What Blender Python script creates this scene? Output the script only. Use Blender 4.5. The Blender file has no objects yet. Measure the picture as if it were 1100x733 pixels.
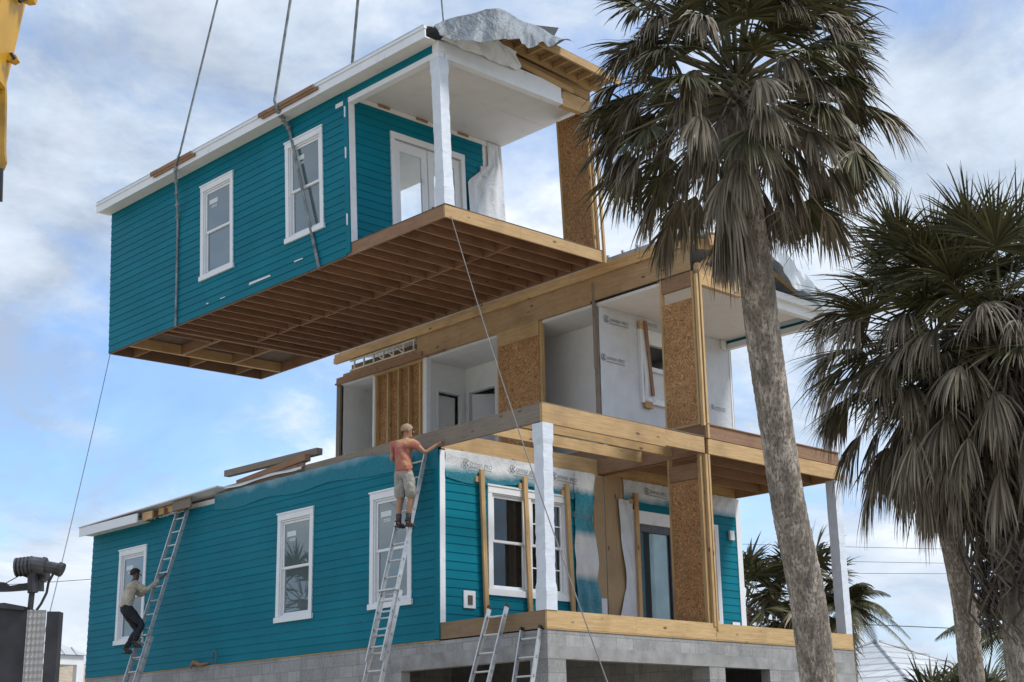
import bpy, bmesh, math, random
from mathutils import Vector, Matrix, Euler
random.seed(7)
S = bpy.context.scene
COL = S.collection
W = 4.2; P = 2.6; LA = 15.0; LC = 11.2
GZ = -3.97                      # ground level; z = 0 is the lower deck
sin, cos, pi, R = math.sin, math.cos, math.pi, math.radians

# ------------------------------------------------------------------ mesh builder
class MB:
    def __init__(s): s.v = []; s.f = []
    def add(s, vs, fs):
        n = len(s.v); s.v += [tuple(v) for v in vs]; s.f += [tuple(n+i for i in f) for f in fs]; return s
    def quad(s, a, b, c, d): return s.add([a, b, c, d], [(0, 1, 2, 3)])
    def box(s, x0, x1, y0, y1, z0, z1):
        if x0 > x1: x0, x1 = x1, x0
        if y0 > y1: y0, y1 = y1, y0
        if z0 > z1: z0, z1 = z1, z0
        return s.add([(x0,y0,z0),(x1,y0,z0),(x1,y1,z0),(x0,y1,z0),(x0,y0,z1),(x1,y0,z1),(x1,y1,z1),(x0,y1,z1)],
                     [(0,3,2,1),(4,5,6,7),(0,1,5,4),(1,2,6,5),(2,3,7,6),(3,0,4,7)])
    def beam(s, a, b, w, h, up=(0,0,1)):
        a = Vector(a); b = Vector(b); d = (b-a).normalized(); u = Vector(up)
        r = d.cross(u).normalized()*w/2; u2 = r.normalized().cross(d).normalized()*h/2
        return s.add([a-r-u2, a+r-u2, a+r+u2, a-r+u2, b-r-u2, b+r-u2, b+r+u2, b-r+u2],
                     [(0,3,2,1),(4,5,6,7),(0,1,5,4),(1,2,6,5),(2,3,7,6),(3,0,4,7)])
    def tube(s, pts, rad, n=8, caps=True):
        pts = [Vector(p) for p in pts]; k = len(pts)
        if not hasattr(rad, '__len__'): rad = [rad]*k
        d0 = (pts[1]-pts[0]).normalized()
        ref = Vector((0,0,1)) if abs(d0.z) < .9 else Vector((1,0,0))
        u = d0.cross(ref).normalized(); vs = []; fs = []
        for i, p in enumerate(pts):
            d = (pts[min(i+1,k-1)]-pts[max(i-1,0)]).normalized()
            u = (u - d*u.dot(d)).normalized(); w = d.cross(u)
            for j in range(n):
                a = 2*pi*j/n; vs.append(p+(u*cos(a)+w*sin(a))*rad[i])
        for i in range(k-1):
            for j in range(n):
                fs.append((i*n+j, i*n+(j+1)%n, (i+1)*n+(j+1)%n, (i+1)*n+j))
        if caps: fs += [tuple(range(n))[::-1], tuple((k-1)*n+j for j in range(n))]
        return s.add(vs, fs)
    def prism(s, pts, o, U, V, N, t):
        o = Vector(o); U = Vector(U); V = Vector(V); N = Vector(N); n = len(pts)
        a = [o+U*p[0]+V*p[1] for p in pts]; b = [q+N*t for q in a]
        return s.add(a+b, [tuple(range(n))[::-1], tuple(range(n, 2*n))]+[(i,(i+1)%n,n+(i+1)%n,n+i) for i in range(n)])
    def ball(s, c, r, nu=10, nv=7, sc=(1,1,1)):
        vs = []; fs = []
        for i in range(nv+1):
            t = pi*i/nv
            for j in range(nu):
                a = 2*pi*j/nu; vs.append((c[0]+r*sc[0]*sin(t)*cos(a), c[1]+r*sc[1]*sin(t)*sin(a), c[2]+r*sc[2]*cos(t)))
        for i in range(nv):
            for j in range(nu): fs.append((i*nu+j, (i+1)*nu+j, (i+1)*nu+(j+1)%nu, i*nu+(j+1)%nu))
        return s.add(vs, fs)

def thing(name, label, cat, loc=(0,0,0), org=(0,0,0), rot=None, group=None, mat4=None):
    """org: the point of the local coordinates that sits at the empty"""
    o = bpy.data.objects.new(name, None); COL.objects.link(o); o.empty_display_size = .3
    o.location = loc
    if rot: o.rotation_euler = rot
    o['label'] = label; o['category'] = cat
    if group: o['group'] = group
    ORG[o.name] = Vector(org); return o
ORG = {}
def part(name, mb, mat, parent=None, label=None, smooth=False, cat=None, group=None, kind=None, loc=None):
    me = bpy.data.meshes.new(name)
    off = Vector((0,0,0))
    if parent is not None: off = ORG[parent.name]
    elif loc is not None: off = Vector(loc)
    me.from_pydata([tuple(Vector(v)-off) for v in mb.v], [], mb.f)
    me.materials.append(mat); me.validate(); me.update()
    if smooth: me.polygons.foreach_set('use_smooth', [True]*len(me.polygons))
    o = bpy.data.objects.new(name, me); COL.objects.link(o)
    if parent is not None: o.parent = parent
    elif loc is not None: o.location = off
    ORG[o.name] = off
    if label: o['label'] = label
    if cat: o['category'] = cat
    if group: o['group'] = group
    if kind: o['kind'] = kind
    return o

# ------------------------------------------------------------------ materials
def newmat(name):
    m = bpy.data.materials.new(name); m.use_nodes = True
    nt = m.node_tree; b = nt.nodes['Principled BSDF']; return m, nt, b
def N(nt, t, **k):
    n = nt.nodes.new(t)
    for a, v in k.items():
        if a in n.inputs: n.inputs[a].default_value = v
        else: setattr(n, a, v)
    return n
def coords(nt, scale=(1,1,1), loc=(0,0,0), kind='Object'):
    tc = N(nt, 'ShaderNodeTexCoord'); mp = N(nt, 'ShaderNodeMapping')
    mp.inputs['Scale'].default_value = scale; mp.inputs['Location'].default_value = loc
    nt.links.new(tc.outputs[kind], mp.inputs[0]); return mp.outputs[0]
def noise(nt, vec, sc, det=4, rough=.55):
    n = N(nt, 'ShaderNodeTexNoise'); n.inputs['Scale'].default_value = sc; n.inputs['Detail'].default_value = det
    n.inputs['Roughness'].default_value = rough; nt.links.new(vec, n.inputs['Vector']); return n.outputs['Fac']
def ramp(nt, fac, stops):
    r = N(nt, 'ShaderNodeValToRGB'); cr = r.color_ramp
    while len(cr.elements) < len(stops): cr.elements.new(.5)
    for e, (p, c) in zip(cr.elements, stops): e.position = p; e.color = (*c, 1) if len(c) == 3 else c
    nt.links.new(fac, r.inputs[0]); return r.outputs[0]
def mix(nt, fac, a, b, mode='MIX'):
    m = N(nt, 'ShaderNodeMix', data_type='RGBA', blend_type=mode)
    for sock, v in ((m.inputs[0], fac), (m.inputs[6], a), (m.inputs[7], b)):
        if hasattr(v, 'links') or hasattr(v, 'is_linked'): nt.links.new(v, sock)
        elif isinstance(v, (int, float)): sock.default_value = v
        else: sock.default_value = (*v, 1) if len(v) == 3 else v
    return m.outputs[2]
def math_(nt, op, a, b=None, clamp=False):
    m = N(nt, 'ShaderNodeMath', operation=op, use_clamp=clamp)
    for i, v in enumerate((a, b)):
        if v is None: continue
        if hasattr(v, 'is_linked'): nt.links.new(v, m.inputs[i])
        else: m.inputs[i].default_value = v
    return m.outputs[0]
def bump(nt, b, h, strength=.3, dist=.01):
    n = N(nt, 'ShaderNodeBump'); n.inputs['Strength'].default_value = strength; n.inputs['Distance'].default_value = dist
    nt.links.new(h, n.inputs['Height']); nt.links.new(n.outputs[0], b.inputs['Normal'])
def island(nt): return N(nt, 'ShaderNodeNewGeometry').outputs['Random Per Island']

def simple(name, c, rough=.6, var=.15, sc=6, metal=0, bmp=0, spec=.5):
    m, nt, b = newmat(name); v = coords(nt)
    f = noise(nt, v, sc, 5)
    lo = tuple(x*(1-var) for x in c); hi = tuple(min(1, x*(1+var)) for x in c)
    nt.links.new(ramp(nt, f, [(.3, lo), (.7, hi)]), b.inputs['Base Color'])
    b.inputs['Roughness'].default_value = rough; b.inputs['Metallic'].default_value = metal
    b.inputs['Specular IOR Level'].default_value = spec
    if bmp: bump(nt, b, noise(nt, v, sc*5, 4), bmp)
    return m
def wood(name, axis, lo, hi, knot=True, rough=.75):
    """sawn lumber with grain along axis 0,1,2"""
    m, nt, b = newmat(name)
    s = [14, 14, 14]; s[axis] = .9
    off = N(nt, 'ShaderNodeVectorMath', operation='ADD')
    nt.links.new(coords(nt), off.inputs[0])
    rnd = N(nt, 'ShaderNodeCombineXYZ'); isl = island(nt)
    for i in range(3): nt.links.new(math_(nt, 'MULTIPLY', isl, 7.3+i*3), rnd.inputs[i])
    nt.links.new(rnd.outputs[0], off.inputs[1])
    mp = N(nt, 'ShaderNodeMapping'); mp.inputs['Scale'].default_value = s; nt.links.new(off.outputs[0], mp.inputs[0])
    g = noise(nt, mp.outputs[0], 2.2, 7, .72)
    c = ramp(nt, g, [(.28, lo), (.5, tuple((a+b_)/2 for a, b_ in zip(lo, hi))), (.72, hi)])
    c = mix(nt, math_(nt, 'MULTIPLY', isl, .45), c, tuple(x*.62 for x in lo))
    st = noise(nt, off.outputs[0], 1.3, 5)
    c = mix(nt, ramp(nt, st, [(.5, (0,0,0)), (.8, (.55,.55,.55))]), c, tuple(x*.45 for x in lo))
    if knot:
        vo = N(nt, 'ShaderNodeTexVoronoi'); ks = [4.2, 4.2, 4.2]; ks[axis] = 1.9
        mk = N(nt, 'ShaderNodeMapping'); mk.inputs['Scale'].default_value = ks; nt.links.new(off.outputs[0], mk.inputs[0])
        nt.links.new(mk.outputs[0], vo.inputs['Vector']); vo.inputs['Scale'].default_value = 1
        c = mix(nt, ramp(nt, vo.outputs['Distance'], [(.06, (.9,.9,.9)), (.13, (0,0,0))]), c, (.08,.035,.014))
    orn = N(nt, 'ShaderNodeObjectInfo').outputs['Random']
    c = mix(nt, .85, c, ramp(nt, orn, [(0, (.74,.70,.66)), (.5, (1,.99,.97)), (1, (1.0,.92,.84))]), 'MULTIPLY')
    # rough-sawn band marks and dirty patches
    c = mix(nt, ramp(nt, noise(nt, off.outputs[0], 5, 6, .7), [(.55, (0,0,0)), (.75, (.4,.4,.4))]), c, tuple(x*.5 for x in lo))
    nt.links.new(c, b.inputs['Base Color']); b.inputs['Roughness'].default_value = rough
    bump(nt, b, g, .25, .004); return m
PINE = ((.40,.25,.105), (.72,.51,.26)); BROWN = ((.21,.11,.06), (.38,.23,.13)); GREYW = ((.17,.14,.11), (.32,.265,.21))
M = {}
for nm, t in (('pine', PINE), ('brown', BROWN), ('grey', GREYW)):
    for ax in range(3): M[f'{nm}{ax}'] = wood(f'{nm}_wood_{"xyz"[ax]}', ax, *t)
def osb_mat(name, lo, hi):
    m, nt, b = newmat(name); v = coords(nt)
    vo = N(nt, 'ShaderNodeTexVoronoi'); vo.inputs['Scale'].default_value = 42
    nz = N(nt, 'ShaderNodeTexNoise'); nz.inputs['Scale'].default_value = 9; nt.links.new(v, nz.inputs['Vector'])
    mm = N(nt, 'ShaderNodeVectorMath', operation='ADD'); sc = N(nt, 'ShaderNodeVectorMath', operation='SCALE'); sc.inputs['Scale'].default_value = .25
    nt.links.new(nz.outputs['Color'], sc.inputs[0]); nt.links.new(v, mm.inputs[0]); nt.links.new(sc.outputs[0], mm.inputs[1])
    nt.links.new(mm.outputs[0], vo.inputs['Vector'])
    sep = N(nt, 'ShaderNodeSeparateColor'); nt.links.new(vo.outputs['Color'], sep.inputs[0])
    c = ramp(nt, sep.outputs[0], [(0, tuple(x*.55 for x in lo)), (.3, lo), (.8, hi), (1, tuple(min(1,x*1.3) for x in hi))])
    c = mix(nt, ramp(nt, noise(nt, v, 1.1, 5), [(.42, (0,0,0)), (.75, (.5,.5,.5))]), c, tuple(x*.5 for x in lo))
    nt.links.new(c, b.inputs['Base Color']); b.inputs['Roughness'].default_value = .8
    bump(nt, b, sep.outputs[0], .2, .003); return m
M['plyz'] = wood('plywood_face', 2, (.36,.25,.13), (.53,.39,.23))
M['tan1'] = wood('dull_tan_wood_y', 1, (.19,.13,.075), (.32,.225,.13))
M['seam1'] = wood('pale_beam_wood_y', 1, (.30,.19,.095), (.52,.36,.20))
M['red0'] = wood('stained_joist_x', 0, (.21,.105,.058), (.42,.24,.14))
M['osb'] = osb_mat('osb', (.28,.135,.05), (.45,.245,.10))
M['ply'] = osb_mat('weathered_plywood', (.27,.17,.085), (.36,.235,.12))

def siding_mat():
    m, nt, b = newmat('teal_painted_siding'); v = coords(nt)
    c = ramp(nt, noise(nt, v, .9, 5), [(.3, (.0,.136,.192)), (.7, (.0,.170,.232))])
    c = mix(nt, math_(nt, 'MULTIPLY', island(nt), .42), c, (.0,.115,.155))
    # dusty streaks running down the boards
    st = noise(nt, coords(nt, (5, 5, .35)), 1.2, 6, .6)
    c = mix(nt, ramp(nt, st, [(.56, (0,0,0)), (.82, (.14,.14,.14))]), c, (.02,.2,.26))
    nt.links.new(c, b.inputs['Base Color']); b.inputs['Roughness'].default_value = .55; b.inputs['Specular IOR Level'].default_value = .12
    g = noise(nt, coords(nt, (3, 3, 60)), 2, 4); bump(nt, b, g, .15, .003); return m
M['teal'] = siding_mat()
def white_mat(name, c=(.72,.74,.76), dirt=(.42,.40,.36), rough=.45):
    m, nt, b = newmat(name); v = coords(nt)
    f = noise(nt, v, 2.5, 6, .65)
    cc = ramp(nt, f, [(.35, c), (.62, tuple(x*.93 for x in c)), (.85, dirt)])
    nt.links.new(cc, b.inputs['Base Color']); b.inputs['Roughness'].default_value = rough
    bump(nt, b, noise(nt, v, 40, 3), .05, .002); return m
M['white'] = white_mat('white_paint')
M['drywall'] = white_mat('drywall', (.74,.74,.72), (.6,.59,.56), .8)
M['soffit'] = white_mat('soffit_board', (.70,.69,.67), (.5,.47,.42), .7)
M['membrane'] = white_mat('white_membrane', (.66,.67,.68), (.4,.38,.36), .6)
M['metaltrim'] = simple('grey_metal_trim', (.42,.44,.46), .45, .2, 5, metal=.3)
def plastic_mat(name, c, teal=None):
    """crinkled translucent wrap; teal = (z level, softness, where) overspray of wall paint"""
    m, nt, b = newmat(name); v = coords(nt)
    f = noise(nt, v, 3, 5)
    cc = ramp(nt, f, [(.3, tuple(x*.86 for x in c)), (.7, c)])
    if teal:
        sx = N(nt, 'ShaderNodeSeparateXYZ'); nt.links.new(coords(nt), sx.inputs[0])
        z = sx.outputs[2]
        w = math_(nt, 'MULTIPLY', math_(nt, 'SUBTRACT', noise(nt, v, 1.7, 3, .5), .5), teal[2])
        tt = math_(nt, 'DIVIDE', math_(nt, 'SUBTRACT', teal[0], math_(nt, 'ADD', z, w)), teal[1], True)
        if len(teal) > 3:      # also a bare patch between two heights
            d = math_(nt, 'DIVIDE', math_(nt, 'SUBTRACT', math_(nt, 'ADD', z, w), teal[3]), teal[1], True)
            e = math_(nt, 'DIVIDE', math_(nt, 'SUBTRACT', teal[4], math_(nt, 'ADD', z, w)), teal[1], True)
            tt = math_(nt, 'SUBTRACT', tt, math_(nt, 'MINIMUM', d, e), True)
        sp = math_(nt, 'MULTIPLY', tt, ramp(nt, noise(nt, v, 60, 2), [(.2, (.75,.75,.75)), (.5, (1,1,1))]))
        cc = mix(nt, sp, cc, (.0,.150,.208))
    nt.links.new(cc, b.inputs['Base Color']); b.inputs['Roughness'].default_value = .38
    mu = N(nt, 'ShaderNodeTexMusgrave') if False else None
    w1 = N(nt, 'ShaderNodeTexVoronoi', feature='DISTANCE_TO_EDGE'); w1.inputs['Scale'].default_value = 5
    dm = N(nt, 'ShaderNodeVectorMath', operation='ADD'); nz = N(nt, 'ShaderNodeTexNoise'); nz.inputs['Scale'].default_value = 3
    nt.links.new(v, nz.inputs['Vector']); nt.links.new(v, dm.inputs[0]); nt.links.new(nz.outputs['Color'], dm.inputs[1])
    nt.links.new(dm.outputs[0], w1.inputs['Vector'])
    bump(nt, b, ramp(nt, w1.outputs['Distance'], [(0, (0,0,0)), (.25, (1,1,1))]), .28, .015)
    return m
M['wrap'] = plastic_mat('white_house_wrap', (.62,.64,.66))
M['wrap_clean'] = plastic_mat('clean_house_wrap', (.56,.58,.60))
M['wrap_teal'] = plastic_mat('oversprayed_wrap', (.60,.62,.63), (3.06, .16, .35))
M['wrap_side'] = plastic_mat('oversprayed_side_wrap', (.26,.40,.47), (3.58, .22, .30))
M['wrap_strip'] = plastic_mat('oversprayed_edge_wrap', (.60,.61,.60), (3.02, .16, .06, 1.23, 2.2))
M['wrap_c'] = plastic_mat('oversprayed_corner_wrap', (.58,.60,.61), (9, .2, .3, -1, 2.3))
M['colwrap'] = plastic_mat('wrapped_column_sheet', (.62,.66,.72))
_nt = M['colwrap'].node_tree; _b = _nt.nodes['Principled BSDF']; bump(_nt, _b, noise(_nt, coords(_nt, (2.2, 2.2, 13)), 1.8, 5, .6), .45, .02)
M['ink'] = simple('printed_ink', (.12,.135,.155), .6, .2)
M['tarp'] = simple('grey_tarp', (.125,.15,.17), .5, .45, 2.2, bmp=.3); _b = M['tarp'].node_tree.nodes['Bump']; _b.inputs['Distance'].default_value = .06; _b.inputs['Strength'].default_value = .6
M['tarp_thin'] = simple('pale_tarp', (.32,.38,.43), .35, .2, 3, bmp=.2)
def translucent(name, c):
    m, nt, b = newmat(name); tr = N(nt, 'ShaderNodeBsdfTranslucent'); tr.inputs['Color'].default_value = (*c, 1); v = coords(nt)
    nt.links.new(ramp(nt, noise(nt, v, 3, 5), [(.3, tuple(x*.8 for x in c)), (.7, c)]), b.inputs['Base Color']); b.inputs['Roughness'].default_value = .35; bump(nt, b, noise(nt, v, 12, 4), .3, .02)
    mx = N(nt, 'ShaderNodeMixShader'); mx.inputs[0].default_value = .45; nt.links.new(b.outputs[0], mx.inputs[1]); nt.links.new(tr.outputs[0], mx.inputs[2]); nt.links.new(mx.outputs[0], nt.nodes['Material Output'].inputs[0]); return m
M['tarp_thin'] = translucent('pale_tarp', (.55,.62,.68)); M['door_reflection'] = simple('painted_door_reflection', (.33,.47,.50), .4, .25, 1.5)
M['black'] = simple('black_felt', (.03,.035,.04), .6, .3)
M['alu'] = simple('ladder_aluminium', (.50,.51,.52), .42, .15, 8, metal=.55)
M['rubber'] = simple('black_rubber', (.02,.02,.022), .6, .2)
M['strap'] = simple('grey_lifting_webbing', (.17,.19,.19), .8, .5, 5)
M['rope'] = simple('thin_rope', (.16,.16,.15), .8, .2)
M['wire'] = simple('power_wire', (.03,.03,.03), .6, .2)
M['yellow'] = simple('crane_yellow', (.55,.30,.022), .4, .15, 1.5)
M['yellow_dark'] = simple('dirty_yellow', (.30,.17,.02), .5, .35, 4)
M['steel'] = simple('dark_steel', (.022,.022,.026), .5, .45, 5, bmp=.1)
M['steel2'] = simple('motor_housing', (.05,.05,.055), .45, .4, 9)
M['grey_box'] = simple('grey_fixture', (.5,.5,.5), .5, .1)
M['vent'] = simple('dark_vent', (.08,.07,.06), .6, .3)
M['dark_room'] = simple('darkened_room_wall', (.045,.040,.035), .9, .2)  # near-black colour holds the shade of the closed rooms
M['sticker'] = white_mat('window_sticker', (.6,.65,.66), (.5,.5,.5))

def glass(name, tint, refl=.5, trans=.5):
    m, nt, b = newmat(name); nt.nodes.remove(b); out = nt.nodes['Material Output']
    gl = N(nt, 'ShaderNodeBsdfGlossy'); gl.inputs['Roughness'].default_value = .015; gl.inputs['Color'].default_value = (.9,.93,.95,1)
    tr = N(nt, 'ShaderNodeBsdfTransparent'); tr.inputs['Color'].default_value = (*tint, 1)
    df = N(nt, 'ShaderNodeBsdfDiffuse'); df.inputs['Color'].default_value = (.11,.15,.16,1)
    m1 = N(nt, 'ShaderNodeMixShader'); m1.inputs[0].default_value = 1-trans; nt.links.new(tr.outputs[0], m1.inputs[1]); nt.links.new(df.outputs[0], m1.inputs[2])
    fr = N(nt, 'ShaderNodeLayerWeight')
    fac = math_(nt, 'ADD', math_(nt, 'MULTIPLY', math_(nt, 'POWER', fr.outputs['Facing'], 4.0), .9), refl+.028, True)
    w = noise(nt, coords(nt), 1.6, 2); bp = N(nt, 'ShaderNodeBump'); bp.inputs['Strength'].default_value = .02; nt.links.new(w, bp.inputs['Height'])
    nt.links.new(bp.outputs[0], gl.inputs['Normal'])
    m2 = N(nt, 'ShaderNodeMixShader'); nt.links.new(fac, m2.inputs[0]); nt.links.new(m1.outputs[0], m2.inputs[1]); nt.links.new(gl.outputs[0], m2.inputs[2])
    nt.links.new(m2.outputs[0], out.inputs[0]); return m
M['glass_film'] = glass('filmed_window_glass', (.5,.6,.62), .10, .2)
M['glass'] = glass('clear_window_glass', (.95,.97,.97), .0, .97)

def cmu_mat():
    m, nt, b = newmat('concrete_block'); tc = coords(nt)
    sx = N(nt, 'ShaderNodeSeparateXYZ'); nt.links.new(tc, sx.inputs[0])
    cb = N(nt, 'ShaderNodeCombineXYZ'); nt.links.new(math_(nt, 'ADD', sx.outputs[0], sx.outputs[1]), cb.inputs[0]); nt.links.new(sx.outputs[2], cb.inputs[1])
    br = N(nt, 'ShaderNodeTexBrick'); nt.links.new(cb.outputs[0], br.inputs['Vector'])
    for k, v in (('Scale', 1), ('Mortar Size', .006), ('Brick Width', .4), ('Row Height', .2), ('Mortar Smooth', .3), ('Bias', 0)): br.inputs[k].default_value = v
    br.inputs['Color1'].default_value = (.25,.25,.25,1); br.inputs['Color2'].default_value = (.36,.36,.36,1); br.inputs['Mortar'].default_value = (.17,.17,.17,1)
    n1 = noise(nt, tc, 1.1, 6, .65); n2 = noise(nt, tc, 22, 4)
    c = mix(nt, ramp(nt, n1, [(.38, (0,0,0)), (.68, (.8,.8,.8))]), br.outputs['Color'], (.16,.155,.145))
    c = mix(nt, ramp(nt, noise(nt, coords(nt, (4, 4, .5)), 1.4, 6, .7), [(.52, (0,0,0)), (.72, (.6,.6,.6))]), c, (.10,.095,.09))
    c = mix(nt, ramp(nt, n2, [(.4, (0,0,0)), (.7, (.35,.35,.35))]), c, (.42,.42,.41))
    nt.links.new(c, b.inputs['Base Color']); b.inputs['Roughness'].default_value = .9
    h = mix(nt, .25, br.outputs['Fac'], n2); iv = N(nt, 'ShaderNodeInvert'); nt.links.new(h, iv.inputs[1])
    bump(nt, b, iv.outputs[0], .4, .008); return m
M['cmu'] = cmu_mat()
M['concrete'] = simple('cast_concrete', (.26,.255,.25), .9, .3, 3, bmp=.2)
M['sand'] = simple('sandy_ground', (.40,.35,.27), .95, .3, .6, bmp=.3)

# ------------------------------------------------------------------ wall helpers
def pt(pl, u, d, z):
    return (-d, u, z) if pl == 'L' else (u, P-d, z)
def pbox(mb, pl, u0, u1, d0, d1, z0, z1):
    a = pt(pl, u0, d0, z0); b = pt(pl, u1, d1, z1); return mb.box(a[0], b[0], a[1], b[1], a[2], b[2])
def rects(u0, u1, z0, z1, holes):
    us = sorted({u0, u1, *[h[0] for h in holes], *[h[1] for h in holes]}); us = [u for u in us if u0 <= u <= u1]
    for a, b in zip(us, us[1:]):
        m = (a+b)/2; hs = sorted((max(h[2], z0), min(h[3], z1)) for h in holes if h[0] < m < h[1]); z = z0
        for h0, h1 in hs:
            if h1 <= h0: continue
            if h0 > z: yield a, b, z, h0
            z = max(z, h1)
        if z < z1: yield a, b, z, z1
def siding(mb, pl, u0, u1, z0, z1, holes=(), e=.152):
    z = z0; k = 0
    while z < z1-1e-4:
        zt = min(z+e, z1)
        # butt joints at random places so that each board is its own island
        js = [u0]; u = u0 + random.uniform(1.2, 3.6)
        while u < u1-.6: js.append(u); u += 3.6
        js.append(u1)
        for a0, b0 in zip(js, js[1:]):
            jz = random.uniform(-.003, .003)
            for a, b, s, t in rects(a0+.0008, b0-.0008, z+(jz if z > z0 else 0), zt, holes):
                ds = .005+.012*(1-(s-z)/e); dt = .005+.012*(1-(t-z)/e)
                mb.add([pt(pl,a,ds,s), pt(pl,b,ds,s), pt(pl,b,dt,t), pt(pl,a,dt,t), pt(pl,a,0,s), pt(pl,b,0,s)], [(0,1,2,3), (4,5,1,0)])
        z = zt
def slab(mb, pl, u0, u1, d0, d1, z0, z1, holes=()):
    for a, b, s, t in rects(u0, u1, z0, z1, holes): pbox(mb, pl, a, b, d0, d1, s, t)

def window(parent, pl, u0, u1, z0, z1, gm='glass_film', label=None, sticker=True, d0=0.0):
    """casing, sill, two sashes and their panes; u0..u1, z0..z1 is the outside of the casing"""
    t = .10; c = MB()
    pbox(c, pl, u0, u0+t, d0, d0+.035, z0+.05, z1-t-.02); pbox(c, pl, u1-t, u1, d0, d0+.035, z0+.05, z1-t-.02)
    pbox(c, pl, u0, u1, d0, d0+.04, z1-t-.02, z1)
    pbox(c, pl, u0-.02, u1+.02, d0, d0+.055, z1, z1+.03)
    w = part('window', c, M['white'], parent, label)
    s = MB(); pbox(s, pl, u0-.03, u1+.03, d0, d0+.055, z0-.05, z0+.05); part('sill', s, M['white'], w)
    a, b = u0+t+.003, u1-t-.003; lo, hi = z0+.053, z1-t-.023; zm = (lo+hi)/2; q = .045
    f = MB()
    for x0, x1, y0, y1 in ((a, a+.03, lo, hi), (b-.03, b, lo, hi), (a+.03, b-.03, hi-.03, hi), (a+.03, b-.03, lo, lo+.03)): pbox(f, pl, x0, x1, d0-.06, d0+.012, y0, y1)
    part('frame', f, M['white'], w)
    a += .033; b -= .033; lo += .033; hi -= .033
    for k, (s0, s1, dd) in enumerate(((zm-.02, hi, d0-.02), (lo, zm+.02, d0-.045))):
        sm = MB()
        for x0, x1, y0, y1 in ((a, a+q, s0, s1), (b-q, b, s0, s1), (a+q, b-q, s1-q, s1), (a+q, b-q, s0, s0+q)): pbox(sm, pl, x0, x1, dd-.02, dd+.005, y0, y1)
        part('sash', sm, M['white'], w)
        g = MB(); pbox(g, pl, a+q-.005, b-q+.005, dd-.012, dd-.008, s0+q-.005, s1-q+.005); part('pane', g, M[gm], w)
    if sticker:
        st = MB(); pbox(st, pl, b-.42, b-.12, d0-.026, d0-.024, hi-.30, hi-.20)
        for i in range(2): pbox(st, pl, b-.40, b-.2, d0-.026, d0-.024, hi-.36-.03*i, hi-.345-.03*i)
        part('sticker', st, M['sticker'], w)
    return w, (u0+t, u1-t, z0+.05, z1-t-.02)

def sheet(nu, nv, fn):
    mb = MB(); vs = [fn(i/nu, j/nv) for j in range(nv+1) for i in range(nu+1)]
    fs = [(j*(nu+1)+i, j*(nu+1)+i+1, (j+1)*(nu+1)+i+1, (j+1)*(nu+1)+i) for j in range(nv) for i in range(nu)]
    return mb.add(vs, fs)
def wob(*a):
    """cheap smooth pseudo-noise"""
    x, y = a[0], a[1]; return (sin(x*3.1+1.3*sin(y*2.3))+sin(x*7.3+y*5.1+1)+.6*sin(x*13.7-y*9.1+2.2)+.4*sin(x*23.1+y*17.3))/3

_b = M['wrap_side'].node_tree.nodes['Principled BSDF']; _b.inputs['Roughness'].default_value = .55; _b.inputs['Specular IOR Level'].default_value = .2
# printed mark on the wrap: emblem + word
_fc = {}
def text_mesh(body, size, shear=0):
    k = (body, size)
    if k not in _fc:
        cu = bpy.data.curves.new('t', 'FONT'); cu.body = body; cu.size = size; cu.shear = shear; cu.offset = 0
        ob = bpy.data.objects.new('t', cu); COL.objects.link(ob); bpy.context.view_layer.update()
        me = ob.evaluated_get(bpy.context.evaluated_depsgraph_get()).to_mesh()
        _fc[k] = ([tuple(v.co) for v in me.vertices], [tuple(p.vertices) for p in me.polygons])
        bpy.data.objects.remove(ob)
    return _fc[k]
def wrap_mark(parent, pl, u, z, d, s=1.0, tilt=0, name='printed_mark'):
    mb = MB(); n = 20; r = .085*s
    def T(x, y):
        x2 = x*cos(tilt)-y*sin(tilt); y2 = x*sin(tilt)+y*cos(tilt); return pt(pl, u+x2, d, z+y2)
    # ring broken at its right side, and a leaning K in it
    for i in range(n):
        a0 = .5+2*pi*.86*i/n; a1 = .5+2*pi*.86*(i+1)/n
        mb.add([T(r*cos(a0)*.9, r*sin(a0)), T(r*cos(a1)*.9, r*sin(a1)), T(.8*r*cos(a1)*.9, .84*r*sin(a1)), T(.8*r*cos(a0)*.9, .84*r*sin(a0))], [(0,1,2,3)])
    for bd, sz, ox, oy in (('K', .19*s, -.05*s, -.068*s), ('OMMER', .105*s, .095*s, -.035*s), ('PRO', .12*s, .50*s, -.04*s)):
        v, f = text_mesh(bd, sz, .25); mb.add([T(x+ox, y+oy) for x, y, _ in v], f)
    mb.add([T(.1*s, -.075*s), T(.74*s, -.075*s), T(.74*s, -.088*s), T(.1*s, -.088*s)], [(0,1,2,3)])
    return part(name, mb, M['ink'], parent)

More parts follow.
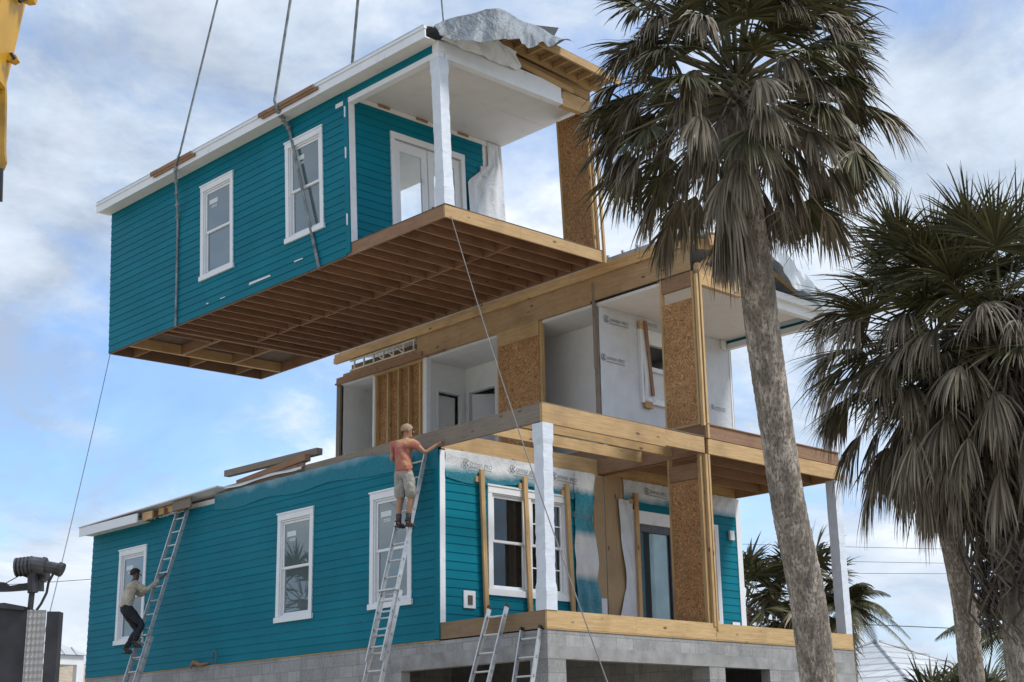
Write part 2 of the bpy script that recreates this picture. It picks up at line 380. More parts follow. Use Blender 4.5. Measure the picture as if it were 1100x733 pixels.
def column(parent, x0, y0, z0, z1, top=True, bot=True, s=.215, label=None):
    """square porch post wrapped in crinkled plastic, wider at its ends"""
    mb = MB(); st = []
    n = 34; e = .014
    for i in range(n+1):
        t = i/n; z = z0+(z1-z0)*t; w = 0
        if bot and z < z0+.36: w = e
        elif bot and z < z0+.45: w = e*(1-(z-z0-.36)/.09)
        if top and z > z1-.3: w = e
        st.append((z, w))
    vs = []
    for i, (z, w) in enumerate(st):
        for cx, cy in ((0,0),(.5,0),(1,0),(1,.5),(1,1),(.5,1),(0,1),(0,.5)):
            j = .006*random.uniform(-1, 1)
            vs.append((x0+cx*s+(cx-.5)*2*w+j, y0+cy*s+(cy-.5)*2*w+j*random.uniform(-1,1), z))
    fs = [(i*8+j, i*8+(j+1)%8, (i+1)*8+(j+1)%8, (i+1)*8+j) for i in range(n) for j in range(8)]
    fs += [tuple(range(8))[::-1], tuple(n*8+j for j in range(8))]
    mb.add(vs, fs); return part('column', mb, M['colwrap'], parent, label)

def osb_pier(parent, x, y0, y1, z0, z1, header=None, xs=(0, .1), osb_top=None):
    """narrow sheathed panel at the marriage line with its studs"""
    f = MB(); f.box(x+xs[0], x+xs[1], y0, y0+.045, z0, z1); f.box(x+xs[0], x+xs[1], y1-.045, y1, z0, z1)
    f.box(x+xs[0], x+xs[1], y0+.045, y1-.045, z0, z0+.04)
    p = part('post_panel', f, M['pine2'], parent)
    o = MB(); o.box(x+xs[0]+.012, x+xs[0]+.024, y0+.045, y1-.045, z0+.04, osb_top or z1-.28); part('sheathing_board', o, M['osb'], p)
    if header:
        h = MB(); h.box(x+xs[0]+.004, x+xs[1], y0+.05, y1-.05, header[0], header[1]); part('header', h, M['brown1'], p)
    return p

# ================================================================== MODULE A (lower left)
A = thing('house_module', 'teal lower module beneath the hanging one, with three tall windows above bare block wall', 'house module', (0,0,-.28), (0,0,-.28))
wA = [(12.49, 13.69), (6.26, 7.44), (3.32, 4.50)]
ZW0, ZW1 = .42, 2.47
holesA = [(a+.10, b-.10, ZW0+.05, ZW1-.12) for a, b in wA]
m = MB(); siding(m, 'L', P+.10, LA, -.28, 3.04, holesA); sideA = part('wall', m, M['teal'], A)
m = MB(); slab(m, 'L', P, LA, -.14, 0, -.27, 3.03, holesA)
m.box(.14, W-.01, LA-.14, LA, -.27, 3.03)
part('wall_core', m, M['drywall'], A)
for i, (a, b) in enumerate(wA): window(A, 'L', a, b, ZW0, ZW1, 'glass_film')
# front wall: 2.6 m back from the deck edge
FW = (1.13, 3.17, .60, 2.49)
hF = [(FW[0]+.1, FW[1]-.1, FW[2]+.05, FW[3]-.12)]
m = MB(); siding(m, 'F', .12, 3.45, .01, 2.86, hF); part('front_wall', m, M['teal'], A)
m = MB(); slab(m, 'F', .0, 3.9, -.14, 0, -.0, 3.03, hF); m.box(3.9, W-.012, P+.005, P+.12, 0, 3.03); part('front_wall_core', m, M['drywall'], A)
m = MB(); pbox(m, 'F', 0, .12, -.0, .028, .0, 3.0); part('corner_board', m, M['white'], A)
m = MB(); pbox(m, 'L', P-.028, P+.1, 0, .026, -.27, 3.0); part('corner_board', m, M['teal'], A, 'teal corner board facing the side')
# twin front window
mid = (FW[0]+FW[1])/2
c = MB(); t = .1; pbox(c, 'F', FW[0], FW[0]+t, 0, .035, FW[2]+.05, FW[3]-.12); pbox(c, 'F', FW[1]-t, FW[1], 0, .035, FW[2]+.05, FW[3]-.12)
pbox(c, 'F', mid-.05, mid+.05, 0, .03, FW[2]+.05, FW[3]-.12); pbox(c, 'F', FW[0], FW[1], 0, .04, FW[3]-.12, FW[3]); pbox(c, 'F', FW[0]-.02, FW[1]+.02, 0, .055, FW[3], FW[3]+.03)
w = part('window', c, M['white'], A, 'twin front window behind the nailed braces')
c = MB(); pbox(c, 'F', FW[0]-.03, FW[1]+.03, 0, .055, FW[2]-.06, FW[2]+.05); part('sill', c, M['white'], w)
for a, b in ((FW[0]+t, mid-.05), (mid+.05, FW[1]-t)):
    lo, hi = FW[2]+.05, FW[3]-.12; zm = (lo+hi)/2; q = .045
    f = MB()
    for x0, x1, y0, y1 in ((a+.002, a+.03, lo+.002, hi-.002), (b-.03, b-.002, lo+.002, hi-.002), (a+.03, b-.03, hi-.03, hi-.002), (a+.03, b-.03, lo+.002, lo+.03)): pbox(f, 'F', x0, x1, -.06, .01, y0, y1)
    part('frame', f, M['white'], w)
    a += .033; b -= .033
    for s0, s1, dd in ((zm-.02, hi-.033, -.015), (lo+.033, zm+.02, -.045)):
        sm = MB()
        for x0, x1, y0, y1 in ((a, a+q, s0, s1), (b-q, b, s0, s1), (a+q, b-q, s1-q, s1), (a+q, b-q, s0, s0+q)): pbox(sm, 'F', x0, x1, dd-.02, dd+.005, y0, y1)
        if a > mid: pbox(sm, 'F', a+q, b-q, dd-.01, dd+.002, (s0+s1)/2-.012, (s0+s1)/2+.012)
        part('sash', sm, M['white'], w)
        g = MB(); pbox(g, 'F', a+q-.004, b-q+.004, dd-.016, dd-.012, s0+q-.004, s1-q+.004); part('pane', g, M['glass'], w)
# inside: dim room
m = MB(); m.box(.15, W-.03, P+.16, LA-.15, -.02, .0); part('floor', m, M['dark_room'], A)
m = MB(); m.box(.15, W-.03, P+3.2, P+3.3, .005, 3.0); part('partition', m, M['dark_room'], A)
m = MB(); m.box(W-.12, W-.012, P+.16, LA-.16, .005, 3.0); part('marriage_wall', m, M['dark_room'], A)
# studs seen through the twin window
m = MB()
for x in (1.9, 2.5, 2.62, 3.3): m.box(x, x+.05, P+1.6, P+1.75, .005, 2.9)
part('stud', m, M['brown2'], A)
# deck
m = MB(); m.box(.04, W-.005, .04, P-.005, -.03, 0); part('deck', m, M['brown0'], A)
m = MB(); m.box(0, .038, .04, P-.03, -.28, 0); part('deck_rim', m, M['tan1'], A)
m = MB(); m.box(0, 2.1, 0, .038, -.28, 0); m.box(2.103, W-.004, 0, .038, -.28, -.001); part('deck_rim', m, M['pine0'], A)
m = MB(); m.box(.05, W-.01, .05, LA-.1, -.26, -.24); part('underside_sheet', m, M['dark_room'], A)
m = MB(); m.box(-.012, .05, P, LA, -.305, -.285); m.box(-.012, W*2, -.012, .05, -.305, -.285); part('mud_sill', m, M['pine1'], A)
# columns, ceiling frame of the porch
column(A, 0, 0, 0, 3.03, bot=True, top=True)
m = MB(); m.box(0, .06, .06, P+1.9, 3.05, 3.36); part('ceiling_rim', m, M['grey1'], A, 'weathered grey rim board')
m = MB(); m.box(-.002, .055, P+1.905, 9.6, 3.17, 3.355); part('ceiling_rim', m, M['grey1'], A)
m = MB(); m.box(0, 3.06, 0, .058, 3.03, 3.36); m.box(3.063, W-.05, .004, .06, 3.06, 3.352); part('ceiling_rim', m, M['pine0'], A)
m = MB(); m.box(-.004, W-.05, -.004, .35, 3.361, 3.372); part('rim_cap', m, M['grey0'], A)
for y in (.72, 1.45): 
    m = MB(); m.box(.07, W-.13, y, y+.042, 3.10, 3.30); part('ceiling_joist', m, M['pine0'], A)
m = MB(); m.box(W-.12, W-.04, .07, P+.2, 3.05, 3.34); part('marriage_beam', m, M['brown1'], A)
m = MB(); m.box(.07, W-.13, P+.02, P+.1, 3.035, 3.34); part('wall_plate', m, M['pine0'], A)
m = MB(); m.box(.065, W-.05, P+.12, LA-.1, 3.04, 3.17); part('ceiling', m, M['drywall'], A)
m = MB(); m.box(W-.14, W-.05, .05, .09, 0, 3.05); m.box(W-.07, W-.012, -.02, .04, -.06, 3.04); part('marriage_post', m, M['pine2'], A)
osb_pier(A, W-.115, .10, .86, 0, 3.05, (2.62, 2.9), (0, .09), 2.6)
# plywood where the wrap has torn away next to the seam
m = MB(); m.box(3.88, 4.185, P-.02, P-.004, .01, 3.02); part('sheathing_board', m, M['plyz'], A)
# wrap
def topwrap(u, v):
    x = .12+u*3.78; z = 3.03-v*(.50+.06*sin(u*9)); return (x, P-.028-.012*abs(sin(u*41+v*5))*(1-.4*v)-.008*sin(v*9+u*7), z)
part('house_wrap', sheet(90, 8, topwrap), M['wrap_teal'], A, 'white wrap hanging over the head of the front wall, sprayed teal', smooth=True)
def edgewrap(u, v):
    z = .02+v*2.98; x = 3.34+u*(.56+.07*sin(z*2.1)+.03*sin(z*5)); return (x, P-.042-.03*u*u*abs(sin(z*3.3))-.012*sin(u*14+z*3)-.012*sin(z*11), z)
part('house_wrap', sheet(24, 50, edgewrap), M['wrap_strip'], A, 'curling edge of white wrap with teal overspray', smooth=True)
def sidewrap(u, v):
    y = P-.02+u*7.2; ztop = 3.06+.16*min(1, max(0, (y-3.2)/1.6)); z = ztop-v*(.36+.03*sin(y*3))
    return (-.024-(1-v*.85)*(.014*abs(sin(y*5.5+v*2+sin(y*2)*2))+.01*sin(y*17+v*6)*(1-v)+.004), y, z)
part('house_wrap', sheet(160, 8, sidewrap), M['wrap_side'], A, 'plastic lapped over the top of the side wall, sprayed teal', smooth=True)
for x, z in ((.58, 2.83), (1.72, 2.86), (2.78, 2.86)): wrap_mark(A, 'F', x, z, .062, .85, -.04)
wrap_mark(A, 'F', 3.28, 2.18, .085, .6)
# braces nailed over the window
for x0, x1, lab in ((.93, 1.05, None), (2.0, 2.11, None), (3.10, 3.20, None)):
    m = MB(); m.beam((x0-.0, P-.09, 2.74), (x0+.09, P-.09, .06), .09, .045, (0,1,0)); b_ = part('brace', m, M['pine2'], A)
    m = MB(); m.box(x0-.12, x0+.1, P-.066, P-.03, 2.52, 2.62); part('block', m, M['pine0'], b_)
m = MB(); pbox(m, 'F', .53, .80, .02, .04, .28, .58); v_ = part('outlet_box', m, M['white'], A)
m = MB(); pbox(m, 'F', .62, .72, .04, .055, .34, .50); part('cover', m, M['vent'], v_)
# eave of the far end
m = MB(); m.box(-.36, -.33, 12.4, LA+.05, 2.94, 3.14); part('fascia', m, M['white'], A)
m = MB(); m.box(-.33, -.02, 12.4, LA+.04, 2.975, 2.99); part('eave_soffit', m, M['soffit'], A)
m = MB(); m.add([(-.38,LA+.08,3.145),(-.30,9.3,3.28),(1.6,9.3,3.24),(1.6,LA+.08,3.16),(-.38,LA+.08,3.165),(-.30,9.3,3.31),(1.6,9.3,3.26),(1.6,LA+.08,3.18)], [(0,3,2,1),(4,5,6,7),(0,1,5,4),(1,2,6,5),(2,3,7,6),(3,0,4,7)])
part('roof_sheet', m, M['membrane'], A)
m = MB(); y = 12.38
while y > 10.95:
    l = random.uniform(.18, .8); dx = random.uniform(-.05, .12)
    part('eave_block', MB().box(-.26+dx, -.22+dx, y-l+.02, y, 2.99+random.uniform(-.04, .06)+.04*(12.38-y), 3.13+random.uniform(-.03,.03)+.05*(12.38-y)), M['pine1' if y > 11.5 else random.choice(('brown1','grey1'))], A); y -= l
for y in [11.0+.45*i for i in range(4)]: part('rafter_tail', MB().box(-.24, .06, y, y+.04, 3.02, 3.15), M['brown0'], A)
def edgesheet(u, v):
    y = 6.6+u*4.5; return (-.012-.07*v-.012*sin(u*31+v*3)-.03*sin(v*3.14), y, 3.345+.012*sin(u*9)-.075*v-.01*sin(u*17))
part('roof_sheet', sheet(70, 5, edgesheet), M['membrane'], A, smooth=True)
m = MB()
for i in range(40):
    y = random.uniform(10.9, 12.4); m.beam((-.05, y, 3.1+random.uniform(-.03,.03)), (-.07-random.uniform(0,.1), y+random.uniform(-.2,.2), 3.0), .05, .006)
part('torn_wrap', m, M['membrane'], A, kind='stuff')

# ================================================================== MODULE B (lower right)
B = thing('house_module', 'lower module with a glazed patio door behind the deck, right of the middle seam', 'house module', (W,0,-.28), (W,0,-.28))
X2 = 2*W
dB = (4.98, 6.28, 0, 2.40)
hB = [(dB[0]+.09, dB[1]-.09, .0, dB[3]-.12)]
m = MB(); siding(m, 'F', 4.9, X2-.14, .01, 2.86, hB); part('front_wall', m, M['teal'], B)
m = MB(); slab(m, 'F', W+.012, X2-.14, -.14, 0, 0, 3.03, hB); m.box(X2-.14, X2-.005, P, LA, -.27, 3.03); m.box(W+.012, X2-.14, LA-.14, LA, -.27, 3.03); part('wall_core', m, M['drywall'], B)
m = MB(); pbox(m, 'F', X2-.15, X2, 0, .028, 0, 3.02); m.box(X2+.0, X2+.02, P-.02, P+.1, 0, 3.02); part('corner_board', m, M['white'], B)
m = MB(); pbox(m, 'F', 4.215, 4.80, .004, .02, .01, 3.02); part('sheathing_board', m, M['plyz'], B)
m = MB(); pbox(m, 'F', 3.86, 4.16, .022, .034, .02, .66); part('wrap_scrap', m, M['wrap_clean'], B)
# door
c = MB(); pbox(c, 'F', dB[0]-.03, dB[0]+.12, 0, .04, 0, 2.42); pbox(c, 'F', dB[1]-.12, dB[1]+.03, 0, .04, 0, 2.42); pbox(c, 'F', dB[0]+.12, dB[1]-.12, 0, .045, 2.2, 2.42); pbox(c, 'F', dB[0]-.05, dB[1]+.05, 0, .055, 2.42, 2.45)
d_ = part('patio_door', c, M['white'], B)
c = MB(); pbox(c, 'F', 5.2, 5.24, -.05, .01, .02, 2.2); pbox(c, 'F', 6.10, 6.16, -.05, .01, .02, 2.2); pbox(c, 'F', 5.24, 6.10, -.05, .01, 2.05, 2.2); pbox(c, 'F', 5.24, 6.10, -.05, .01, .02, .1); part('frame', c, M['steel2'], d_)
c = MB(); pbox(c, 'F', 5.10, 5.2, -.05, .012, .02, 2.2); part('jamb', c, M['white'], d_)
c = MB(); pbox(c, 'F', 5.24, 6.10, -.03, -.025, .1, 2.05); part('pane', c, M['glass'], d_)
c = MB(); c.box(5.52, 6.04, P+.034, P+.038, .1, 2.04); part('door_reflection', c, M['door_reflection'], d_)  # pale panel behind the pane: the bright reflection painted as colour
c = MB(); c.box(5.26, 5.34, P+.034, P+.038, .1, 2.04); part('door_reflection', c, M['teal'], d_)  # teal strip added behind the glass beside the painted reflection
# far right window and fixtures
c = MB(); pbox(c, 'F', 7.50, 7.62, .0, .045, .3, 2.4); pbox(c, 'F', 6.5, 7.50, 0, .045, 2.28, 2.4); pbox(c, 'F', 6.5, 7.50, 0, .045, .3, .42); pbox(c, 'F', 6.5, 6.62, 0, .045, .42, 2.28)
w = part('window', c, M['white'], B); c = MB(); pbox(c, 'F', 6.62, 7.5, .022, .028, .42, 2.28); part('pane', c, M['glass_film'], w)
c = MB(); pbox(c, 'F', 7.98, 8.12, .02, .07, 2.12, 2.32); part('light_box', c, M['white'], B)
c = MB(); pbox(c, 'F', 7.93, 8.17, .02, .04, .1, .42); v_ = part('outlet_box', c, M['white'], B); c = MB(); pbox(c, 'F', 8.01, 8.10, .04, .055, .16, .34); part('cover', c, M['vent'], v_)
m = MB(); m.box(5.0, 5.09, P-.11, P-.065, .05, 2.78); b_ = part('brace', m, M['pine2'], B)
m = MB(); m.box(4.88, 5.1, P-.064, P-.04, 2.56, 2.66); part('block', m, M['pine0'], b_)
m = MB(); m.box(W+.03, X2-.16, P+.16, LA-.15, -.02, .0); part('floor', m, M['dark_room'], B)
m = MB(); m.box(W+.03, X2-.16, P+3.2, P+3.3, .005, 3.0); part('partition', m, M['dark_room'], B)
def bwrap(u, v):
    x = 4.74+u*(X2-.16-4.74); z = 3.03-v*.42; return (x, P-.03-.012*abs(sin(u*37+v*4)), z)
part('house_wrap', sheet(80, 8, bwrap), M['wrap_teal'], B, 'white wrap over the head of the wall above the patio door', smooth=True)
def bedge(u, v):
    z = .02+v*2.6; x0 = 4.66-.06*(z/2.6)**2+.05*sin(z*2); 
    if z < .9: x0 -= .35*(1-z/.9)**1.0
    return (x0+u*(4.97-x0), P-.045-.03*(1-u)*abs(sin(z*3.1+.5))-.01*sin(u*9+z*7), z)
part('house_wrap', sheet(14, 44, bedge), M['wrap_clean'], B, 'curling strip of white wrap left of the patio door', smooth=True)
wrap_mark(B, 'F', 5.4, 2.86, .062, .85, -.03)
# deck, rims, ceiling frame
m = MB(); m.box(W+.005, X2-.04, .04, P-.005, -.03, 0); part('deck', m, M['brown0'], B)
m = MB(); m.box(W+.004, 7.6, 0, .038, -.28, 0); m.box(7.604, X2, 0, .038, -.28, -.001); m.box(X2-.038, X2, .04, P, -.28, 0); part('deck_rim', m, M['pine0'], B)
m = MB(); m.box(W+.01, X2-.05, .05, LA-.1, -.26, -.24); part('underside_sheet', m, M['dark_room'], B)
m = MB(); m.box(W+.05, 6.05, 0, .06, 3.06, 3.34); m.box(6.054, X2, -.012, .05, 3.05, 3.335); m.box(X2-.06, X2, .06, LA, 3.05, 3.34); part('ceiling_rim', m, M['pine0'], B)
for y in (.65, 1.3, 1.95):
    m = MB(); m.box(W+.13, X2-.07, y, y+.042, 3.08, 3.32); part('ceiling_joist', m, M['brown0'], B)
m = MB(); m.box(W+.04, W+.12, .07, P+.2, 3.05, 3.34); part('marriage_beam', m, M['brown1'], B)
m = MB(); m.box(W+.06, X2-.06, P+.02, P+.1, 3.035, 3.30); part('wall_plate', m, M['pine0'], B)
m = MB(); m.box(W+.06, X2-.065, P+.12, LA-.1, 3.04, 3.17); part('ceiling', m, M['drywall'], B)
m = MB(); m.box(W+.012, W+.06, -.02, .04, -.12, 3.04); m.box(W+.07, W+.12, .05, .09, 0, 3.05); part('marriage_post', m, M['pine2'], B)
column(B, X2-.215, 0, 0, 3.04, top=False, bot=False, s=.215)

# ================================================================== MODULE D (upper right, open on its seam side)
ZD = 3.62; ZC = 6.52
D = thing('house_module', 'upper module set on the right one, open along its seam side to bare rooms', 'house module', (W,0,3.36), (W,0,3.36))
m = MB(); m.box(W+.0, X2, -.004, .034, 3.352, 3.60); m.box(X2-.036, X2, .04, LC, 3.352, 3.60); m.box(W, W+.04, .04, LC, 3.352, 3.60); m.box(W+.04, X2-.04, LC-.04, LC, 3.352, 3.60); part('floor_rim', m, M['brown0'], D)
m = MB(); m.box(W-.01, X2+.01, -.03, LC, 3.602, 3.62); part('floor', m, M['brown0'], D)
# outer walls
m = MB(); m.box(X2-.13, X2, P, LC, ZD, ZC); m.box(W+.01, X2-.13, LC-.12, LC, ZD, ZC); m.box(W+.01, X2-.13, P+.001, P+.12, ZD, 4.72); m.box(W+.01, 5.42, P+.001, P+.12, 4.72, 6.25); m.box(6.5, X2-.13, P+.001, P+.12, 4.72, 6.25); m.box(W+.01, X2-.13, P+.001, P+.12, 6.25, ZC)
part('wall_core', m, M['drywall'], D)
def dwrap(u, v):
    z = ZD+.01+v*(ZC-ZD-.03); x = W+.03-.13*max(0, sin((z-3.8)*1.15))**2*0+u*(X2-.05-W-.03)
    if u < .03: x += .05*sin(z*2.4)
    return (x, P-.012-.012*abs(wob(x*1.3, z)), z)
hw = MB()
for (a, b, s, t_) in rects(W+.02, X2-.05, ZD+.01, ZC-.02, [(5.42, 6.5, 4.72, 6.25)]):
    q = sheet(max(2, int((b-a)*9)), max(2, int((t_-s)*9)), lambda u, v, a=a, b=b, s=s, t_=t_: (a+u*(b-a), P-.014-.011*abs(wob((a+u*(b-a))*1.3, s+v*(t_-s))), s+v*(t_-s)))
    hw.add(q.v, q.f)
part('house_wrap', hw, M['wrap_clean'], D, 'clean white printed wrap on the porch wall', smooth=True)
for x, z, s in ((4.42, 6.27, .9), (4.30, 5.45, .85), (4.35, 4.0, .6), (5.50, 3.98, .8), (7.68, 4.95, .6), (5.62, 6.42, .5)): wrap_mark(D, 'F', x, z, .034, s)
m = MB(); pbox(m, 'F', X2-.05, X2+.01, .0, .03, ZD, ZC-.1); m.box(X2-.001, X2+.02, P-.03, P+.1, ZD, ZC); part('corner_board', m, M['white'], D)
m = MB(); pbox(m, 'F', X2-.32, X2-.16, .02, .06, 6.3, ZC-.01); part('corner_board', m, M['white'], D)
# window with its film and the boards holding it
c = MB(); a, b, lo, hi = 5.42, 6.5, 4.72, 6.25
for x0, x1, y0, y1 in ((a-.04, a+.14, lo-.04, hi), (b-.1, b+.04, lo-.04, hi), (a+.14, b-.1, hi-.3, hi), (a+.14, b-.1, lo-.04, lo+.08), (a+.14, b-.1, 5.38, 5.47)): pbox(c, 'F', x0, x1, -.03, .085, y0, y1)
w = part('window', c, M['white'], D, 'upper porch window with torn film held by a board')
c = MB(); pbox(c, 'F', a+.1, b-.1, -.01, -.005, 5.45, hi-.25); part('pane', c, M['glass'], w)
c = MB(); pbox(c, 'F', a+.1, b-.1, -.0, .006, lo+.06, 5.38); part('film', c, M['wrap'], w)
def film(u, v):
    z = 4.74+v*1.5; x = 5.44+u*.3*(1-.35*sin(v*pi)); return (x, P-.085-.02*sin(u*8+v*5), z)
part('film', sheet(8, 20, film), M['wrap'], w, smooth=True)
m = MB(); m.beam((5.50, P-.12, 6.42), (5.66, P-.12, 4.85), .08, .03, (0,1,0)); b_ = part('brace', m, M['brown2'], D)
m = MB(); m.box(5.36, 5.62, P-.1, P-.05, 6.24, 6.40); part('block', m, M['pine0'], b_); part('block', MB().box(5.44, 5.66, P-.10, P-.04, 4.58, 4.72), M['pine0'], b_)
# ceiling, porch beams
m = MB(); m.box(W+.02, X2-.10, .14, LC-.1, ZC, ZC+.06); part('ceiling', m, M['soffit'], D)
m = MB(); m.box(X2-.1, X2, .0, P-.01, 6.33, 6.45); m.box(X2-.1, X2, .0, P-.01, 6.58, 6.80); m.box(X2-.13,X2-.1,.3,P-.01,6.33,6.45); part('side_beam', m, M['white'], D)
m = MB(); m.box(X2-.09, X2-.004, .01, P-.01, 6.45, 6.58); part('beam_panel', m, M['teal'], D)
m = MB(); m.box(W+.05, 5.55, .0, .12, 6.33, 6.72); m.box(W+.05, 5.7, .02, .10, 6.722, 6.76); part('front_beam', m, M['pine0'], D, 'bare timber end of the porch beam')
m = MB(); m.box(5.553, X2-.1, -.01, .12, 6.34, 6.62); m.box(5.6, X2+.3, -.13, -.10, 6.50, 6.64); m.box(5.6, X2+.3, -.10, -.012, 6.51, 6.53); part('front_beam', m, M['white'], D)
m = MB(); m.box(X2, X2+.33, -.3, LC, 6.6, 6.62); part('eave_soffit', m, M['soffit'], D)
# seam wall: top beams
m = MB(); m.box(W-.045, W, .15, 2.75, 6.62, 7.10); m.box(W-.045, W, 2.753, 8.2, 6.58, 7.10); part('seam_beam', m, M['seam1'], D)
m = MB(); m.box(W-.10, W-.0, -.02, LC+.1, 7.102, 7.24); m.box(W-.075, W-.0, -.02, LC+.1, 7.241, 7.33); part('top_plate', m, M['pine1'], D)
m = MB(); m.box(W-.03, W+.2, .1, LC, 7.332, 7.42)
for i in range(28): m.box(W-.05, W+.0, .2+.4*i, .25+.4*i, 7.422, 7.47)
part('ridge_flashing', m, M['metaltrim'], D)
m = MB(); m.box(W-.08, W-.04, 8.0, LC+.0, 6.60, 6.72); m.box(W-.09, W-.03, 7.2, LC+.05, 6.56, 6.598); part('seam_plate', m, M['brown1'], D)
# open-web truss above the framed panel
m = MB(); m.box(W-.06, W-.02, 8.25, 10.7, 7.04, 7.075); m.box(W-.06, W-.02, 8.25, 10.7, 6.80, 6.835)
y = 8.3
while y < 10.6:
    m.box(W-.055, W-.025, y, y+.035, 6.836, 7.039)
    if (int(y*10) % 2) == 0: m.beam((W-.04, y+.04, 6.84), (W-.04, y+.3, 7.03), .025, .03, (1,0,0))
    y += .37
part('open_web_truss', m, simple('pale_truss_wood', (.55,.50,.42), .8, .2, 6), D)
m = MB(); m.box(W-.03, W-.0, 8.2, LC-.2, 6.72, 6.798); part('seam_plate', m, M['seam1'], D)
m = MB(); m.box(W+.3, W+.34, 8.2, LC-.1, 6.6, 7.1); m.box(W+.03, W+.3, 8.2, 8.24, 6.6, 7.1); part('attic_board', m, M['ply'], D)
# framed panel (Y 8.0 .. 9.8)
m = MB()
for y in (9.76, 9.32, 8.93, 8.55, 8.16): m.box(W-.02, W+.075, y-.045, y, ZD+.04, 6.5)
m.box(W-.02, W+.075, 8.0, 9.8, 6.5, 6.56); m.box(W-.02, W+.075, 8.0, 9.8, ZD, ZD+.04); m.box(W-.02, W+.075, 8.0, 8.05, ZD+.04, 6.5)
f_ = part('stud_frame', m, M['pine2'], D)
m = MB(); m.box(W+.08, W+.092, 8.02, 9.78, ZD+.02, 6.54); part('sheathing_board', m, M['osb'], f_)
m = MB(); m.box(W+.1, W+.115, 8.0, 9.8, ZD, ZC); m.box(W-.03, W+.1, 7.88, 7.998, ZD, ZC+.04); part('partition', m, M['white'], D)
# second OSB panel (Y 4.2 .. 5.55)
m = MB(); m.box(W-.02, W+.075, 4.2, 4.245, ZD, 6.57); m.box(W-.02, W+.075, 5.5, 5.545, ZD, 6.57)
f_ = part('stud_frame', m, M['pine2'], D)
m = MB(); m.box(W-.03, W-.018, 4.25, 5.5, ZD+.0, 6.26); part('sheathing_board', m, M['osb'], f_)
m = MB(); m.box(W-.05, W+.07, 4.25, 5.5, 6.262, 6.577); part('header', m, M['pine1'], f_)
# wall end at Y = 2.6 and curtain of grey metal stud
m = MB(); m.box(W-.02, W+.07, P-.0, P+.10, ZD, 6.5); m.box(W-.05, W-.02, P+.02, P+.09, 5.2, 7.0); part('end_stud', m, M['grey2'], D)
osb_pier(D, W-.02, .1, .93, ZD, 6.60, (6.32, 6.60), (0, .09), 6.08)
m = MB(); m.box(W-.07, W-.02, -.03, .03, ZD-.05, 6.5); m.box(W+.03, W+.08, -.03, .02, ZD-.27, 6.70); part('marriage_post', m, M['pine2'], D)
m = MB(); m.box(W-.01, W+.03, -.0, .05, ZD-.05, 6.6); part('marriage_post', m, M['grey2'], D)
# rooms
XC = 5.45
m = MB()   # wall facing the viewer at Y = 8, with a door
for a, b, s, t_ in rects(W+.02, XC, ZD, ZC, [(4.61, 5.30, ZD, 5.86)]): m.box(a, b, 8.0, 8.1, s, t_)
for y0, y1, hy in ((5.56, 7.999, (6.98, 7.86)),):   # long wall at X = XC with a door ajar
    for a, b, s, t_ in rects(y0, y1, ZD, ZC, [(6.98, 7.86, ZD, 5.92)]): m.box(XC+.001, XC+.1, a, b, s, t_)
m.box(W+.08, XC, 5.45, 5.55, ZD, ZC)
m.box(5.14, 5.24, P+.12, 5.45, ZD, ZC)     # wall of the front room
m.box(W+.02, X2-.13, 9.82, 9.9, ZD, ZC)
m.box(6.6, 6.7, 5.6, 9.8, ZD, ZC)
part('partition', m, M['drywall'], D)
m = MB()
for a, b in ((4.52, 4.61), (5.30, 5.39)): m.box(a, b, 7.975, 7.999, ZD, 5.95)
m.box(4.61, 5.30, 7.975, 7.999, 5.86, 5.95)
for a, b in ((6.89, 6.98), (7.86, 7.95)): m.box(XC-.025, XC, a, b, ZD, 6.01)
m.box(XC-.025, XC, 6.98, 7.86, 5.92, 6.01); part('door_trim', m, M['white'], D)
m = MB(); m.add([(XC+.06,7.84,ZD),(XC+.62,7.30,ZD),(XC+.62,7.30,5.9),(XC+.06,7.84,5.9),(XC+.09,7.87,ZD),(XC+.65,7.33,ZD),(XC+.65,7.33,5.9),(XC+.09,7.87,5.9)], [(0,1,2,3),(4,7,6,5),(3,2,6,7),(1,5,6,2)])
dd = part('interior_door', m, M['white'], D)
m = MB(); m.box(4.63, 5.29, 8.2, 8.24, ZD, 5.84); part('interior_door', m, M['drywall'], D)
# end edge at the far left
m = MB(); m.box(W-.05, W+.05, LC-.12, LC+.02, ZD-.02, 6.56); part('end_stud', m, M['grey2'], D)
column(D, X2-.215, 0, ZD, 6.34, top=False, bot=False, s=.2)
# roof: slope down to the right eave and its tarp
def roofslab(mb, x0, z0, x1, z1, y0, y1, t=.1):
    mb.add([(x0,y0,z0),(x1,y0,z1),(x1,y1,z1),(x0,y1,z0),(x0,y0,z0+t),(x1,y0,z1+t),(x1,y1,z1+t),(x0,y1,z0+t)], [(0,3,2,1),(4,5,6,7),(0,1,5,4),(1,2,6,5),(2,3,7,6),(3,0,4,7)])
m = MB(); roofslab(m, 5.9, 7.56, X2+.2, 6.56, -.30, LC, .05); roofslab(m, W+.05, 7.28, 5.9, 7.56, -.30, LC, .05); part('roof', m, M['membrane'], D)
m = MB()
for y in (-.3, -.02): m.beam((W+.05, y, 7.12), (5.9, y, 7.42), .04, .2)
m.beam((5.9, .1, 7.40), (X2-.1, .1, 6.60), .04, .12)
for x in (4.5, 5.0, 5.6): m.box(x, x+.04, -.28, -.04, 7.12+.11*(x-4.2), 7.22+.11*(x-4.2))
for x in (4.4, 4.8, 5.2): m.beam((x, .1, 6.74), (x+.5, .1, 7.1), .04, .09)
part('rake_frame', m, M['pine0'], D)
